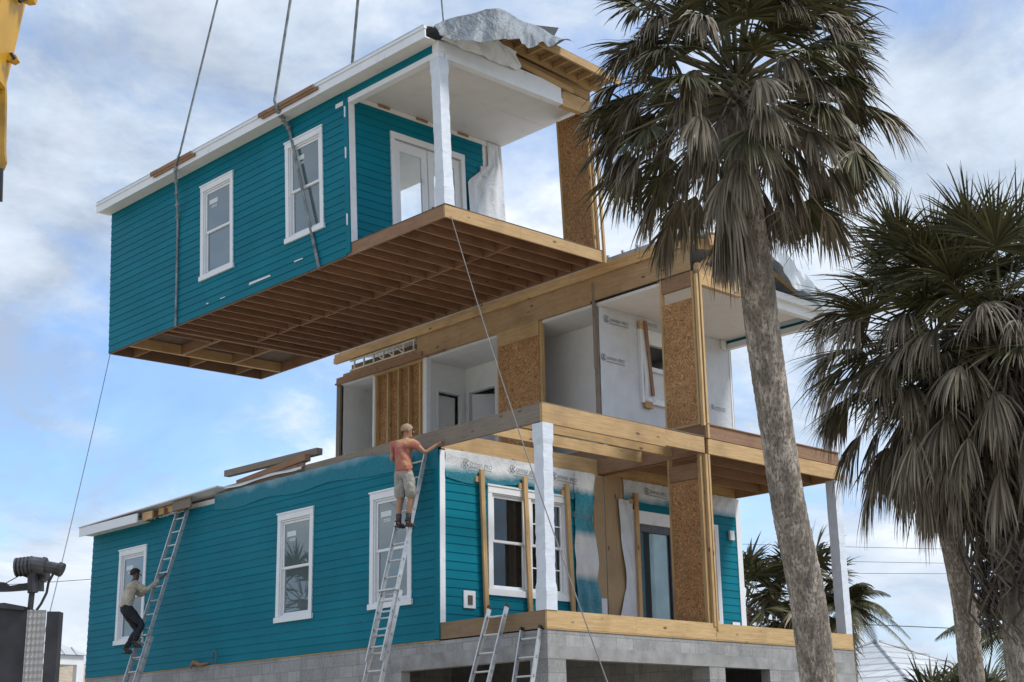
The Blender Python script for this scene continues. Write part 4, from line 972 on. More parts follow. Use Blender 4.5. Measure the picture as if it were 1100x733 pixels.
part('rag_bundle', m, M['brown0'], None, 'small brown bundle and pale loop of cord at the foot of the teal wall', cat='bundle', loc=(-.08, 10.1, -.3), smooth=True)

# ================================================================== palms
def leafmat(name, lo, hi, rough=.5):
    m, nt, b = newmat(name)
    c = ramp(nt, island(nt), [(0, lo), (.75, hi), (1, tuple(min(1, x*1.5) for x in hi))])
    f = noise(nt, coords(nt), .9, 3); c = mix(nt, math_(nt, 'MULTIPLY', f, .6), c, tuple(x*.6 for x in lo))
    nt.links.new(c, b.inputs['Base Color']); b.inputs['Roughness'].default_value = rough; b.inputs['Specular IOR Level'].default_value = .35
    return m
M['frond'] = leafmat('green_fan_frond', (.034,.038,.017), (.135,.125,.055))
M['frond_grey'] = leafmat('ageing_frond', (.075,.064,.045), (.30,.25,.18), .7)
M['frond_dead'] = leafmat('dead_frond', (.10,.083,.066), (.38,.33,.265), .85)
M['feather'] = leafmat('feather_frond', (.035,.045,.016), (.14,.135,.05))
def trunk_mat(name, lo, hi):
    m, nt, b = newmat(name); v = coords(nt, (1,1,1))
    a = noise(nt, coords(nt, (9, 9, 2.2)), 1.3, 6, .7); r_ = noise(nt, coords(nt, (3.5, 3.5, 20)), 1.0, 6, .7)
    d = noise(nt, coords(nt, (30, 30, 13)), 1.6, 4, .6)
    c = ramp(nt, a, [(.34, tuple(x*.5 for x in lo)), (.5, lo), (.60, hi)])
    c = mix(nt, ramp(nt, d, [(.505, (0,0,0)), (.58, (.7,.7,.7))]), c, (.07,.055,.045))
    c = mix(nt, ramp(nt, r_, [(.48, (0,0,0)), (.66, (.4,.4,.4))]), c, tuple(x*.6 for x in lo))
    nt.links.new(c, b.inputs['Base Color']); b.inputs['Roughness'].default_value = .95
    bump(nt, b, mix(nt, .5, a, d), .9, .03); return m
M['trunk'] = trunk_mat('palm_trunk', (.24,.205,.17), (.43,.38,.325))
def fan(mb, base, az, el, Lp, Rl, spread, droop, rnd, nseg=56, sag_=.12, w=.0112, roll=0):
    d = Vector((cos(el)*cos(az), cos(el)*sin(az), sin(el))); Z = Vector((0,0,1))
    pts = [Vector(base)+d*Lp*t-Z*(sag_*t*t*Lp) for t in (0, .35, .7, 1)]
    mb.tube(pts, [.020, .014, .011, .009], 4, False)
    t = (pts[3]-pts[2]).normalized(); s = t.cross(Z)
    s = s.normalized() if s.length > .05 else Vector((sin(az), -cos(az), 0)); nn = s.cross(t)
    s2 = s*cos(roll)+nn*sin(roll); nn = nn*cos(roll)-s*sin(roll); s = s2
    o = pts[3]; da = 2*spread/(nseg-1)
    for i in range(nseg):
        a = -spread+da*i+rnd.uniform(-.3, .3)*da
        if rnd.random() < .06: continue
        L = Rl*(.60+.40*cos(a*.62))*rnd.uniform(.66, 1.1)
        org = o+t*(.10*Rl*(1-abs(a)/spread))          # the costa
        dr = (t*cos(a)+s*sin(a)+nn*(-.16*abs(sin(a))+.05*rnd.uniform(-1, 1))).normalized()
        pp = (s*cos(a)-t*sin(a)); dk = droop*rnd.uniform(.45, 1.8); vs = []; prev = org; dirv = dr.copy()
        st = (0, .22, .5, .78, 1.0); hw = (.003, w*.95, w, w*.55, .001)
        for j, (q, h) in enumerate(zip(st, hw)):
            if j:
                dirv = (dirv-Z*dk*(.25+.9*q)*(st[j]-st[j-1])*1.4).normalized(); prev = prev+dirv*L*(st[j]-st[j-1])
            tw = pp*h; fold = nn*h*.45*(1 if i % 2 else -1)
            vs += [prev-tw+fold, prev+tw-fold]
        mb.add(vs, [(2*j, 2*j+1, 2*j+3, 2*j+2) for j in range(4)])
def palm(name, label, trunk, radii, leaves, group=None, tm='trunk', seed=1, extra=None, cat='palm tree'):
    rnd = random.Random(seed)
    t = thing(name, label, cat, trunk[0], trunk[0], group=group)
    # smooth the trunk path
    P_ = [Vector(p) for p in trunk]; pts = []; rr = []
    for i in range(len(P_)-1):
        a = P_[max(i-1, 0)]; b = P_[i]; c = P_[i+1]; d = P_[min(i+2, len(P_)-1)]
        for k in range(12):
            u = k/12; pts.append(.5*((2*b)+(c-a)*u+(2*a-5*b+4*c-d)*u*u+(3*b-3*c+d-a)*u**3)); rr.append(.95*(radii[i]*(1-u)+radii[i+1]*u)*(1+.008*sin(len(pts)*2.4)+.006*rnd.uniform(-1, 1)))
    pts.append(P_[-1]); rr.append(radii[-1])
    fine = [(pts[i].lerp(pts[i+1], j/5), rr[i]+(rr[i+1]-rr[i])*j/5) for i in range(len(pts)-1) for j in range(5)]+[(pts[-1], rr[-1])]
    m = MB(); m.tube([f_[0] for f_ in fine], [f_[1]*(1+.006*sin(k_*1.1)+.004*rnd.uniform(-1, 1)) for k_, f_ in enumerate(fine)], 32)
    m.v = [tuple(Vector(v_)+(Vector(v_)-fine[min(len(fine)-1, i_//32)][0])*(.012*rnd.uniform(-1, 1))) for i_, v_ in enumerate(m.v)]
    part('trunk', m, M[tm], t, smooth=True)
    for nm, mat, lst, kw in leaves:
        m = MB()
        for (base, az, el, Lp, Rl, sp, dp, kk) in lst: fan(m, base, az, el, Lp, Rl, sp, dp, rnd, **{**kw, **kk})
        part(nm, m, M[mat], t)
    if extra: extra(t, rnd)
    return t
GA = pi*(3-5**.5)
def whorl(center, n, el0, el1, Lp, Rl, sp, dp, rnd, jit=.15, height=.5, az0=0, azr=None, **kw):
    out = []
    for i in range(n):
        u = (i+.5)/n; el = el0+(el1-el0)*u+rnd.uniform(-jit, jit)
        az = az0+i*GA+rnd.uniform(-.2, .2)
        if azr: az = azr[0]+(azr[1]-azr[0])*rnd.random()
        b = Vector(center)+Vector((0,0,height*(.5-u))); b += Vector((cos(az), sin(az), 0))*.1
        out.append((b, az, el, Lp*rnd.uniform(.85, 1.15), Rl*rnd.uniform(.88, 1.1), sp*rnd.uniform(.9, 1.05), dp*rnd.uniform(.7, 1.3), dict(kw, roll=rnd.uniform(-.5, .5))))
    return out
# the big palm in front of the house
rn = random.Random(3)
T1 = [(-3.95,-7.95,GZ), (-4.33,-8.12,-2.4), (-4.55,-8.22,-1.5), (-4.75,-8.30,-.78), (-5.00,-8.36,-.1), (-5.22,-8.44,.6), (-5.45,-8.53,1.40), (-5.64,-8.62,2.1), (-5.84,-8.70,2.85), (-5.98,-8.78,3.5), (-6.04,-8.84,4.0)]
R1 = [.27, .20, .185, .18, .172, .168, .174, .174, .165, .16, .12]
c1 = (-6.03,-8.83,3.92)
lv = [('crown', 'frond', whorl(c1, 58, R(85), R(-35), 1.02, .58, R(92), .6, rn, height=.6) + whorl(c1, 26, R(80), R(0), .62, .56, R(92), .6, rn, height=.5), {}),
      ('ageing_fronds', 'frond_grey', whorl((c1[0],c1[1],c1[2]-.15), 62, R(25), R(-45), .98, .58, R(46), 1.7, rn, height=.6), {}),
      ('dead_fronds', 'frond_dead', whorl((c1[0],c1[1],c1[2]-.28), 24, R(-30), R(-68), .55, .55, R(26), 1.6, rn, height=.35, jit=.1)
        + whorl((c1[0]-.02,c1[1],c1[2]-.75), 12, R(-76), R(-85), .45, .80, R(20), 1.2, rn, height=.2, jit=.05, azr=(R(110), R(200))), dict(nseg=34, w=.011))]
def stalks(t, rnd):
    m = MB()
    for k in range(9):
        az = R(-60)+rnd.uniform(-.6, .6) if k < 6 else R(130)+rnd.uniform(-.5, .5)
        b = Vector(c1)-Vector((0,0,.25)); d = Vector((cos(az), sin(az), 0)); L = rnd.uniform(.35, .6); pts = [b+d*L*u-Vector((0,0,1.9*u*u*rnd.uniform(.55, .85))) for u in (0,.3,.6,.85,1)]
        m.tube(pts, [.010,.008,.006,.004,.003], 4)
        for q in range(9):
            u = rnd.uniform(.5, 1); i = min(3, int(u*4)); s = pts[i].lerp(pts[i+1], rnd.random()); e = s+Vector((rnd.uniform(-.22,.22), rnd.uniform(-.22,.22), -rnd.uniform(.05,.4)))
            m.tube([s, s.lerp(e, .5)+Vector((0,0,.03)), e], [.003,.002,.0015], 3, False)
    part('flower_stalk', m, M['frond_dead'], t, kind='stuff')
palm('palm_tree', 'tall leaning fan palm in front of the house, its dead fronds hanging by the trunk', T1, R1, lv, 'fan palms beside the house', seed=11, extra=stalks)
# second palm
rn = random.Random(5)
T2 = [(.62,-7.0,GZ), (.42,-7.05,-2.3), (.28,-7.09,-1.47), (.06,-7.21,-.5), (-.30,-7.30,.6), (-.52,-7.42,1.6), (-.70,-7.58,2.4)]
R2 = [.2, .165, .16, .155, .15, .15, .13]
c2 = (-.72,-7.60,2.65)
lv = [('crown', 'frond', whorl(c2, 40, R(78), R(-20), .85, .85, R(100), .32, rn, height=.7), dict(w=.0122)),
      ('ageing_fronds', 'frond_grey', whorl((c2[0],c2[1],c2[2]-.35), 52, R(20), R(-52), 1.0, .80, R(44), 1.5, rn, height=.9), dict(w=.0115)),
      ('dead_fronds', 'frond_dead', whorl((c2[0]+.05,c2[1],c2[2]-.6), 40, R(-40), R(-78), .80, .92, R(30), 1.3, rn, height=.6, jit=.1), dict(nseg=34, w=.012))]
palm('palm_tree', 'round-crowned fan palm with a slim bare trunk, second from the right', T2, R2, lv, 'fan palms beside the house', seed=12)
# third palm, its trunk hidden under old leaf stems
rn = random.Random(6)
T3 = [(-.35,-8.05,GZ), (-.45,-8.15,-1.5), (-.55,-8.27,0), (-.7,-8.42,1.5), (-.8,-8.5,2.4)]
R3 = [.22, .2, .2, .2, .15]
c3 = (-.80,-8.55,2.55)
lv = [('crown', 'frond', whorl(c3, 38, R(82), R(-20), .9, .90, R(100), .35, rn, height=.7), dict(w=.0122)),
      ('ageing_fronds', 'frond_grey', whorl((c3[0],c3[1],c3[2]-.4), 44, R(20), R(-52), .95, .8, R(44), 1.5, rn, height=.9), dict(w=.0115)),
      ('dead_fronds', 'frond_dead', whorl((c3[0],c3[1],c3[2]-.7), 22, R(-40), R(-78), .7, .8, R(28), 1.3, rn, height=.8, jit=.1), dict(nseg=28, w=.016))]
def boots(t, rnd):
    m = MB()
    for k in range(760):
        u = rnd.random()**.8; z = -.9+u*3.3; f = (z+4)/7.4; cx = -.35-.45*f; cy = -8.05-.45*f
        az = rnd.uniform(0, 2*pi); rad = .26+.26*rnd.random()+.2*max(0, (z+.4))/3; d = Vector((cos(az), sin(az), 0)); s = Vector((-sin(az), cos(az), 0))
        b = Vector((cx, cy, z+.3)); L = rnd.uniform(.35, .85); k1 = rnd.uniform(-.22, .22); k2 = rnd.uniform(-.2, .2)
        pts = [b+d*.12, b+d*rad+s*k1*.5-Vector((0,0,.08*L)), b+d*(rad+.06)+s*k1-Vector((0,0,.45*L)), b+d*rad*.85+s*(k1+k2)-Vector((0,0,.8*L)), b+d*(rad*.8+rnd.uniform(-.05,.1))+s*k2-Vector((0,0,L))]
        m.tube(pts, [.024,.019,.015,.013,.006], 4, False)
    part('old_leaf_stems', m, M['stem'], t, kind='stuff')
M['stem'] = leafmat('old_leaf_stem', (.05,.042,.035), (.16,.135,.11), .9)
palm('palm_tree', 'rightmost fan palm, trunk wrapped in a tangle of old curling leaf stems', T3, R3, lv, 'fan palms beside the house', seed=13, extra=boots)
rn = random.Random(9); c = (-9.9, 20.6, 2.5)
palm('palm_tree', 'fan palm off to the left, seen only as a reflection in the middle side window', [(-9.9,20.6,GZ), (-9.9,20.7,-.5), c], [.22, .18, .14],
     [('crown', 'frond', whorl(c, 34, R(80), R(-45), .9, .85, R(105), .5, rn, height=.8), dict(nseg=22, w=.03))], 'fan palms beside the house', seed=77)
# fan palms behind the house
for (x, y, zc, s, sd, lab) in ((11.0, 4.6, 1.05, 1.0, 21, 'bushy fan palm seen behind the deck, left of the big leaning trunk'), (12.1, 3.6, 1.3, .95, 22, 'dark fan palm behind the house, between the leaning trunk and the porch post')):
    rn = random.Random(sd); c = (x, y, zc)
    lv = [('crown', 'frond', whorl(c, 26, R(85), R(-10), .8*s, .85*s, R(105), .5, rn, height=.6), dict(nseg=24, w=.03)),
          ('ageing_fronds', 'frond_grey', whorl((x, y, zc-.4), 22, R(10), R(-55), .8*s, .85*s, R(70), .9, rn, height=.8), dict(nseg=22, w=.03)),
          ('dead_fronds', 'frond_dead', whorl((x, y, zc-1.0), 16, R(-40), R(-80), .6*s, .8*s, R(34), 1.2, rn, height=.8, jit=.1), dict(nseg=20, w=.026))]
    palm('palm_tree', lab, [(x, y, GZ), (x, y, -1.5), (x, y, zc)], [.25, .2, .15], lv, 'small fan palms behind the house', seed=sd)
def feather(mb, base, az, el, L, droop, rnd, leaf=.42, n=34, w=.016):
    Z = Vector((0,0,1)); d = Vector((cos(el)*cos(az), cos(el)*sin(az), sin(el))); s = d.cross(Z).normalized()
    pts = [Vector(base)+d*L*t-Z*droop*L*t**2.1 for t in [i/10 for i in range(11)]]; mb.tube(pts, [.022*(1-.08*i) for i in range(11)], 4, False)
    for i in range(n):
        t = .16+.84*i/n; k = min(9, int(t*10)); p = pts[k].lerp(pts[k+1], t*10-k); tg = (pts[k+1]-pts[k]).normalized()
        for sg in (-1, 1):
            l = leaf*sin(pi*min(1, .18+t*.8))*rnd.uniform(.8, 1.1)+.05; dr = (s*sg*.85+tg*.6+Z*.15).normalized(); vs = []; q = p
            for j, h in enumerate((w*.6, w, w*.6, .001)):
                if j: dr = (dr-Z*.30).normalized(); q = q+dr*l/3
                vs += [q-tg*h, q+tg*h]
            mb.add(vs, [(2*j, 2*j+1, 2*j+3, 2*j+2) for j in range(3)])
def feather_palm(label, base, top, r, n, L, droop, seed, mat='feather', group=None, el=(75, -20), leaf=.42):
    rnd = random.Random(seed); t = thing('palm_tree', label, 'palm tree', base, base, group=group)
    m = MB(); b = Vector(base); tp = Vector(top); m.tube([b, b.lerp(tp, .5)+Vector((.05,.05,0)), tp], [r*1.3, r, r*.8], 12); part('trunk', m, M['trunk'], t, smooth=True)
    m = MB()
    for i in range(n): feather(m, tp, i*GA+rnd.uniform(-.2,.2), R(el[0]+(el[1]-el[0])*(i+.5)/n)+rnd.uniform(-.1,.1), L*rnd.uniform(.85,1.1), droop*rnd.uniform(.8,1.2), rnd, leaf)
    part('crown', m, M[mat], t); return t
feather_palm('dark feather palm with drooping fronds right of the porch post behind the house', (12.0, 2.5, GZ), (12.0, 2.5, 1.0), .14, 26, 1.45, .62, 31, 'frond', leaf=.36)
feather_palm('small yellow-green feather palm beside the slim palm trunk', (4.3,-5.55,GZ), (4.25,-5.6,-.55), .09, 17, 1.3, .55, 32)
for i, (x, y, z, s) in enumerate(((7.2,-2.2,-2.05,.8), (6.3,-2.95,-1.85,.95), (5.9,-3.9,-1.85,.95))):
    rn = random.Random(40+i); c = (x, y, z)
    palm('low_palm', ['low fan palm before the shingle roof, nearest the block wall', 'low spiky fan palm under the shingle roof, middle one', 'low fan palm at the foot of the slim palm trunk'][i], [(x, y, GZ), (x, y, (GZ+z)/2), c], [.16, .14, .12],
         [('crown', 'frond', whorl(c, 24, R(85), R(0), .55*s, .62*s, R(95), .35, rn, height=.3), dict(nseg=22, w=.02))], 'low fan palms by the shingle house', seed=50+i)

# ================================================================== neighbouring houses
def shingle(name, lo, hi, sc):
    m, nt, b = newmat(name); v = coords(nt)
    sx = N(nt, 'ShaderNodeSeparateXYZ'); nt.links.new(v, sx.inputs[0]); cb = N(nt, 'ShaderNodeCombineXYZ')
    nt.links.new(math_(nt, 'ADD', sx.outputs[0], math_(nt, 'MULTIPLY', sx.outputs[1], .8)), cb.inputs[0]); nt.links.new(sx.outputs[2], cb.inputs[1])
    br = N(nt, 'ShaderNodeTexBrick'); nt.links.new(cb.outputs[0], br.inputs['Vector'])
    for k, q in (('Scale', sc), ('Mortar Size', .03), ('Brick Width', .7), ('Row Height', .22), ('Mortar Smooth', .3), ('Bias', 0)): br.inputs[k].default_value = q
    br.inputs['Color1'].default_value = (*lo, 1); br.inputs['Color2'].default_value = (*hi, 1); br.inputs['Mortar'].default_value = (*[x*.7 for x in lo], 1)
    nt.links.new(br.outputs['Color'], b.inputs['Base Color']); b.inputs['Roughness'].default_value = .8; return m
M['shingle'] = shingle('pale_roof_shingle', (.40,.42,.44), (.55,.57,.58), 1)
hs = thing('neighbour_house', 'house behind the low palms with a pale grey hipped shingle roof', 'house', (24.8, 10, GZ), (24.8, 10, GZ))
x0, x1, y0, y1, ze, zr = 19.65, 30.1, 5.3, 14.9, -1.09, 1.27
m = MB(); cx = (x0+x1)/2; cy = (y0+y1)/2; rg = .1
m.add([(x0-.4,y0-.4,ze),(x1+.4,y0-.4,ze),(x1+.4,y1+.4,ze),(x0-.4,y1+.4,ze),(cx-rg,cy,zr),(cx+rg,cy,zr)], [(0,1,5,4),(1,2,5),(2,3,4,5),(3,0,4),(3,2,1,0)]); rf = part('roof', m, M['shingle'], hs)
m = MB()
for a in ((x0-.4,y0-.4,ze),(x0-.4,y1+.4,ze),(x1+.4,y0-.4,ze)): m.tube([a, (cx-rg if a[0] < cx else cx+rg, cy, zr+.02)], .06, 6)
part('hip_cap', m, M['shingle'], rf)
m = MB(); m.box(x0, x1, y0, y1, GZ, ze-.01); part('wall', m, M['drywall'], hs)
for y in (6.4, 9.6, 12.4):
    m = MB(); m.box(x0-.03, x0+.02, y, y+1, GZ+1.1, GZ+2.5); wn = part('window', m, M['white'], hs); m = MB(); m.box(x0-.045, x0-.031, y+.08, y+.92, GZ+1.18, GZ+2.42); part('pane', m, M['steel2'], wn)
M['metalroof'] = simple('ribbed_metal_roof', (.42,.45,.47), .45, .12, 2)
ns = thing('neighbour_house', 'far white porch with a pale metal roof between the black post and the teal wall', 'house', (5.2, 26.3, GZ), (5.2, 26.3, GZ))
m = MB(); x0, x1, y0, y1 = -2.6, 5.74, 25.9, 34
m.add([(x0,y0,1.15),(x1,y0,1.15),(x1,y1,1.15),(x0,y1,1.15),((x0+x1)/2,(y0+y1)/2-.5,3.5),((x0+x1)/2,(y0+y1)/2+.5,3.5)], [(0,1,4),(1,2,5,4),(2,3,5),(3,0,4,5),(3,2,1,0)])
rf = part('roof', m, M['metalroof'], ns); m = MB()
for i in range(22):
    u = i/21; xx = x0+(x1-x0)*u; cxm = (x0+x1)/2; hgt = 1-abs(2*u-1); top = Vector((cxm, (y0+y1)/2-.5, 3.5)); bot = Vector((xx, y0, 1.16)); side = Vector((x0 if u < .5 else x1, y0, 1.16)).lerp(top, hgt); m.tube([bot, Vector((xx, side.y, side.z+.02))], .02, 4, False) if hgt > .02 else None
    yy = y0+(y1-y0)*u; hh = 1-abs(2*u-1); s2 = Vector((x1, y0 if u < .5 else y1, 1.16)).lerp(Vector((cxm, (y0+y1)/2, 3.5)), hh); m.tube([(x1, yy, 1.17), (s2.x, yy, s2.z+.02)], .02, 4, False) if hh > .02 else None
part('seam', m, M['metalroof'], rf, kind='stuff')
m = MB(); m.box(x0+.1, x1-.1, y0+.1, y0+.3, .86, 1.14); m.box(x1-.3, x1-.1, y0+.3, y1-.3, .86, 1.14); part('porch_beam', m, M['white'], ns)
for (x, y) in ((x1-.32, y0+.08), (x1-3.6, y0+.08), (x1-.32, y0+5)):
    m = MB(); m.box(x, x+.24, y, y+.24, GZ, .858); part('porch_post', m, M['white'], ns)
m = MB(); m.box(x0+.2, x1-4.2, y0+2.5, y1-.4, GZ, 1.1); part('wall', m, M['drywall'], ns)
ns = thing('neighbour_house', 'distant low house with a tan roof seen under the white porch', 'house', (12.5, 43, GZ), (12.5, 43, GZ))
m = MB(); m.add([(8,40,.9),(19,40,.9),(19,50,.9),(8,50,.9),(11.5,45,2.45),(15,45,2.45)], [(0,1,5,4),(1,2,5),(2,3,4,5),(3,0,4),(3,2,1,0)]); part('roof', m, simple('tan_roof', (.33,.27,.2), .9, .2, 3), ns)
m = MB(); m.box(8.6, 18.4, 40.6, 49.4, GZ, .89); part('wall', m, M['drywall'], ns)

# ================================================================== power lines
poles = []
for x, y, lab in ((14.0, 37.0, 'wooden utility pole behind the house, carrying the far power lines'), (52.0, 3.5, 'wooden utility pole beyond the palms on the right')):
    t = thing('utility_pole', lab, 'pole', (x, y, GZ), (x, y, GZ)); m = MB(); m.tube([(x,y,GZ),(x,y,7.6)], [.16,.11], 10); part('shaft', m, M['grey2'], t)
    m = MB(); m.box(x-.9, x+.9, y-.05, y+.05, 6.9, 7.02); part('crossarm', m, M['grey0'], t)
LN = [((30.5,21.6), (41.7,11.0), 6.55, 5.85, 'highest'), ((30.5,21.6), (41.7,11.0), 5.92, 5.30, 'second highest'), ((30.5,21.6), (41.7,11.0), 5.36, 4.95, 'third highest'), ((30.5,21.6), (41.7,11.0), 3.55, 2.55, 'lowest')]
for a, b, z0, z1, lab in LN:
    A_ = Vector((a[0], a[1], z0)); B_ = Vector((b[0], b[1], z1)); d = B_-A_
    m = MB(); m.tube(sag(A_-d*1.6, B_+d*.7, .25, 30), .009 if lab != 'lowest' else .017, 4)
    part('power_line', m, M['wire'], None, f'{lab} of the four thin power lines crossing the sky behind the house', cat='power line', group='power lines behind the house', loc=tuple(A_))
m = MB(); m.tube(sag((1.5, 44, 4.6), (16, 40.5, 5.9), .2, 16), .012, 4)
part('power_line', m, M['wire'], None, 'faint power line low at the far left, behind the dark post', cat='power line', loc=(1.5,44,3.9))

# ================================================================== crane (only the lower part of its head is in view)
U_ = Vector((.7275,-.686,0)); V_ = Vector((0,0,1)); W_ = Vector((.686,.7275,0))
cr = thing('crane', 'yellow crane boom head hanging into the top left corner', 'crane', Vector((-11.6,-5.15,5.2))-U_*1.0, Vector((-11.6,-5.15,5.2))-U_*1.0)
O_ = Vector((-11.71,-5.12,4.22))
m = MB(); m.prism([(-1.664, 3.175), (0.579, 3.137), (0.285, 0.557), (0.228, -0.019), (0.155, -0.563), (0.113, -0.857), (-0.174, -0.896), (-0.465, -0.354)], O_, U_, V_, -W_, .5); part('boom', m, M['yellow'], cr)
m = MB(); m.prism([(0.137, 0.093), (0.308, 0.017), (0.352, -0.03), (0.34, -0.085), (0.283, -0.093), (0.18, -0.037)], O_-W_*.12, U_, V_, W_, .06); m.prism([(0.137, 0.093), (0.308, 0.017), (0.352, -0.03), (0.34, -0.085), (0.283, -0.093), (0.18, -0.037)], O_-W_*.35, U_, V_, W_, .06); lg = part('lug', m, M['yellow'], cr)
m = MB(); c = O_+U_*0.295+V_*(-0.038); m.tube([c-W_*.42, c-W_*.05], .022, 10); m.tube([c-V_*.05-W_*.2, c-V_*.11-W_*.24-U_*.04], .02, 8); part('pin', m, M['steel'], lg)
m = MB(); m.prism([(0.072, -0.544), (0.156, -0.572), (0.223, -0.6), (0.243, -0.645), (0.204, -0.671), (0.128, -0.634), (0.078, -0.616)], O_-W_*.12, U_, V_, W_, .06); lg = part('lug', m, M['yellow'], cr)
m = MB(); c = O_+U_*0.209+V_*(-0.631); m.tube([c-W_*.2, c-W_*.04], .015, 10); part('pin', m, M['steel'], lg)
m = MB(); m.prism([(-0.22, -0.358), (0.049, -0.453), (0.109, -0.901), (0.143, -1.426), (0.159, -1.53), (0.14, -1.599), (0.062, -1.615), (-0.136, -1.335)], O_+W_*.012, U_, V_, W_, .055); part('side_plate', m, M['yellow_dark'], cr)
m = MB(); m.prism([(0.102, -1.615), (0.14, -1.599), (0.156, -1.897), (0.125, -1.897)], O_+W_*.015, U_, V_, W_, .03); part('hose', m, M['steel'], cr, smooth=False)

# ================================================================== dark machine post with a winch motor at the left
mc = thing('winch_post', 'black steel post with a tread plate strip and a ribbed motor on top', 'winch', (-11.33,-6.0,GZ), (-11.33,-6.0,GZ))
O_ = Vector((-11.33,-5.98,-1.70))
def mpr(mb, pts, w0, t): mb.prism(pts, O_+W_*w0, U_, V_, W_, t); return mb
part('housing', mpr(MB(), [(-0.601, -2.2700000000000005), (-0.113, -2.2700000000000005), (-0.113, 0.556), (-0.601, 0.564)], .02, .10), M['steel'], mc)
part('top_plate', mpr(MB(), [(-0.46, 0.562), (-0.132, 0.529), (-0.12, 0.556), (-0.278, 0.587), (-0.461, 0.576)], -.03, .5), M['steel'], mc)
part('side_channel', mpr(MB(), [(0.042, -2.2700000000000005), (0.137, -2.2700000000000005), (0.137, 0.517), (0.042, 0.519)], .0, .10), M['steel'], mc)
def tread():
    m_, nt, b = newmat('tread_plate'); v = coords(nt, (1,1,1)); 
    wv = N(nt, 'ShaderNodeTexVoronoi', feature='F1', distance='MANHATTAN'); mpn = coords(nt, (44,44,20)); nt.links.new(mpn, wv.inputs['Vector']); wv.inputs['Scale'].default_value = 1; wv.inputs['Randomness'].default_value = .0
    nt.links.new(ramp(nt, wv.outputs['Distance'], [(.25, (.55,.54,.52)), (.45, (.30,.295,.285))]), b.inputs['Base Color']); b.inputs['Metallic'].default_value = .3; b.inputs['Roughness'].default_value = .5
    iv = N(nt, 'ShaderNodeInvert'); nt.links.new(wv.outputs['Distance'], iv.inputs[1]); bump(nt, b, iv.outputs[0], .8, .01); return m_
part('tread_plate', mpr(MB(), [(-0.104, -2.2700000000000005), (0.037, -2.2700000000000005), (0.037, 0.529), (-0.104, 0.532)], -.008, .007), tread(), mc)
def tb(mb, pts, r, n=12, w=.05): mb.tube([O_+U_*q[0]+V_*q[1]+W_*w for q in pts], r, n); return mb
part('pole', tb(tb(MB(), [(-0.104, 0.535), (-0.097, 0.725)], .022), [(-0.093, 0.668), (-0.104, 0.817)], .04), M['steel'], mc)
m = tb(MB(), [(-0.243, 0.862), (-0.13, 0.874)], [.055,.068]); 
for i in range(5): tb(m, [(-0.236+.0285*i, 0.863+.003*i), (-0.224+.0285*i, 0.864+.003*i)], .075)
mt = part('motor', m, M['steel2'], mc)
part('motor_drum', tb(tb(MB(), [(-0.123, 0.881), (-0.008, 0.865)], .066), [(-0.008, 0.865), (0.107, 0.842)], [.045,.045]), M['steel2'], mt)
part('motor_cap', tb(tb(MB(), [(0.086, 0.849), (0.122, 0.834)], .055), [(-0.034, 0.922), (-0.005, 0.915)], .02), M['steel'], mt)
part('gearbox', mpr(MB(), [(-0.213, 0.84), (-0.02, 0.837), (-0.023, 0.78), (-0.065, 0.766), (-0.06, 0.696), (-0.138, 0.697), (-0.137, 0.782), (-0.203, 0.804)], .08, .14), M['steel'], mt)
part('bracket', mpr(MB(), [(-0.548, 0.775), (-0.334, 0.757), (-0.303, 0.728), (-0.135, 0.754), (-0.124, 0.704), (-0.3, 0.693), (-0.541, 0.69)], .10, .08), M['steel'], mc)
part('cable', tb(tb(MB(), [(0.059, 0.821), (0.022, 0.744), (0.013, 0.666), (-0.023, 0.583), (-0.055, 0.534)], .010, 6), [(-0.473, 0.717), (-0.332, 0.729), (-0.209, 0.797)], .004, 5), M['rubber'], mc)

# ================================================================== camera, light, sky
cam = bpy.data.cameras.new('camera'); co = bpy.data.objects.new('camera', cam); COL.objects.link(co)
yaw, pitch, roll = .76092, .28231, -.0175
fw = Vector((sin(yaw)*cos(pitch), cos(yaw)*cos(pitch), sin(pitch))); rv = Vector((cos(yaw), -sin(yaw), 0)); uv = rv.cross(fw)
r2 = rv*cos(roll)+uv*sin(roll); u2 = -rv*sin(roll)+uv*cos(roll)
mt = Matrix((( r2.x, u2.x, -fw.x), (r2.y, u2.y, -fw.y), (r2.z, u2.z, -fw.z))).to_4x4(); mt.translation = Vector((-16.4827, -16.622, -2.3744))
co.matrix_world = mt; cam.sensor_width = 36; cam.lens = 36*1577.26/1100; cam.clip_end = 2000; cam.clip_start = .1
S.camera = co
SUN_EL, SUN_AZ = R(52), R(-62)           # azimuth of the direction TO the sun, from +X towards +Y
sd = Vector((cos(SUN_EL)*cos(SUN_AZ), cos(SUN_EL)*sin(SUN_AZ), sin(SUN_EL)))
sl = bpy.data.lights.new('sun', 'SUN'); sl.energy = 2.1; sl.angle = R(12); sl.color = (1, .965, .91)
so = bpy.data.objects.new('sun', sl); COL.objects.link(so); so.rotation_euler = (-sd).to_track_quat('-Z', 'Y').to_euler()
wd = bpy.data.worlds.new('World'); S.world = wd; wd.use_nodes = True; nt = wd.node_tree
bg = nt.nodes['Background']; bg.inputs['Strength'].default_value = .1
sk = N(nt, 'ShaderNodeTexSky', sky_type='NISHITA'); sk.sun_disc = False; sk.sun_elevation = SUN_EL; sk.sun_rotation = pi/2-SUN_AZ; sk.air_density = 1.0; sk.dust_density = .6; sk.ozone_density = 1.5
tc = N(nt, 'ShaderNodeTexCoord'); sx = N(nt, 'ShaderNodeSeparateXYZ'); nt.links.new(tc.outputs['Generated'], sx.inputs[0])
zz = math_(nt, 'ADD', math_(nt, 'MAXIMUM', sx.outputs[2], 0), .30)
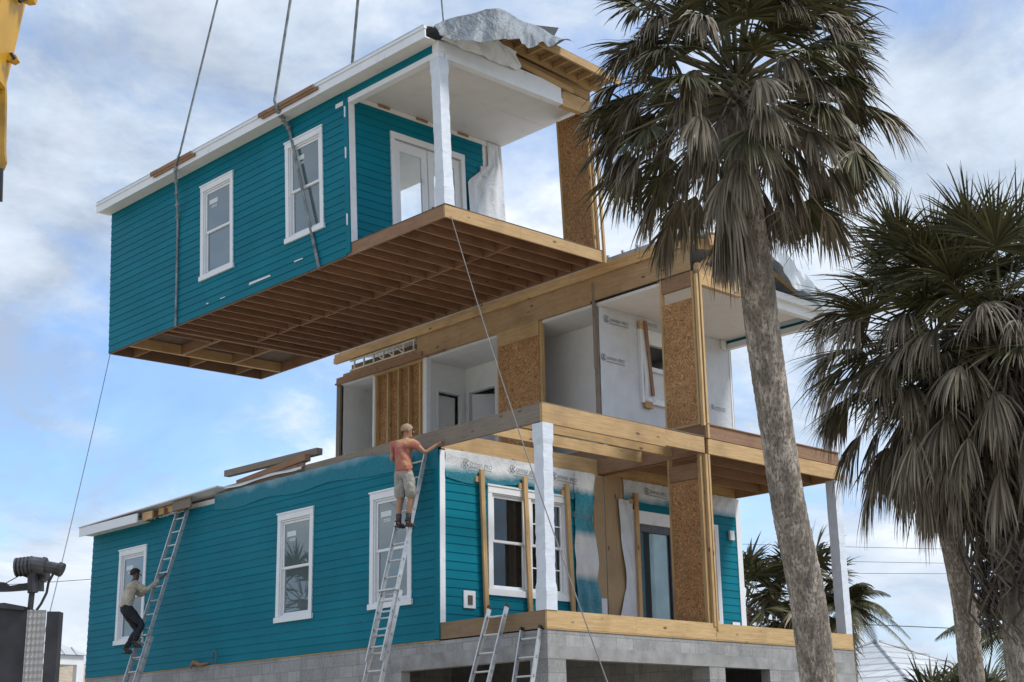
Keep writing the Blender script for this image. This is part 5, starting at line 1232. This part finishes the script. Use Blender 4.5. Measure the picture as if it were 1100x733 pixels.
cb = N(nt, 'ShaderNodeCombineXYZ'); nt.links.new(math_(nt, 'DIVIDE', sx.outputs[0], zz), cb.inputs[0]); nt.links.new(math_(nt, 'DIVIDE', sx.outputs[1], zz), cb.inputs[1])
def cn(scale, loc, det, rough, dist=0):
    mpn = N(nt, 'ShaderNodeMapping'); mpn.inputs['Location'].default_value = loc; nt.links.new(cb.outputs[0], mpn.inputs[0])
    n_ = N(nt, 'ShaderNodeTexNoise'); n_.inputs['Scale'].default_value = scale; n_.inputs['Detail'].default_value = det; n_.inputs['Roughness'].default_value = rough; n_.inputs['Distortion'].default_value = dist
    nt.links.new(mpn.outputs[0], n_.inputs['Vector']); return n_.outputs['Fac']
OFF = (5.5, 20.2, 0)
big = cn(1.5, OFF, 3, .5); fine = cn(4.5, (OFF[0]+2, OFF[1]+5, 2), 9, .62, .4); shade = cn(2.6, (OFF[0]+9, 3, 4), 7, .62, .3)
dens = math_(nt, 'ADD', math_(nt, 'MULTIPLY', big, .6), math_(nt, 'MULTIPLY', fine, .4))
mask = ramp(nt, dens, [(.41, (.24,.24,.24)), (.46, (.6,.6,.6)), (.51, (.95,.95,.95)), (.6, (1,1,1))])
ccol = ramp(nt, shade, [(.36, (2.9,3.4,4.2)), (.46, (3.9,4.55,5.4)), (.54, (5.0,5.5,6.2)), (.63, (7.2,7.4,7.6))])
ccol = mix(nt, ramp(nt, dens, [(.50, (0,0,0)), (.62, (.6,.6,.6))]), ccol, (5.9,6.4,7.0))
hz = math_(nt, 'MULTIPLY', math_(nt, 'SUBTRACT', .20, sx.outputs[2], True), 3.0, True)
skc = mix(nt, 1.0, sk.outputs[0], (.95,1.2,1.45), 'MULTIPLY')
c = mix(nt, mask, skc, ccol); c = mix(nt, hz, c, (3.4,3.95,4.9))
nt.links.new(c, bg.inputs['Color'])
S.view_settings.view_transform = 'Standard'; S.view_settings.look = 'None'; S.view_settings.exposure = .72; S.view_settings.gamma = 1; S.view_settings.use_curve_mapping = False
S.render.engine = 'CYCLES'; S.cycles.max_bounces = 6; S.cycles.transparent_max_bounces = 16
S.render.resolution_x = 1024; S.render.resolution_y = 682
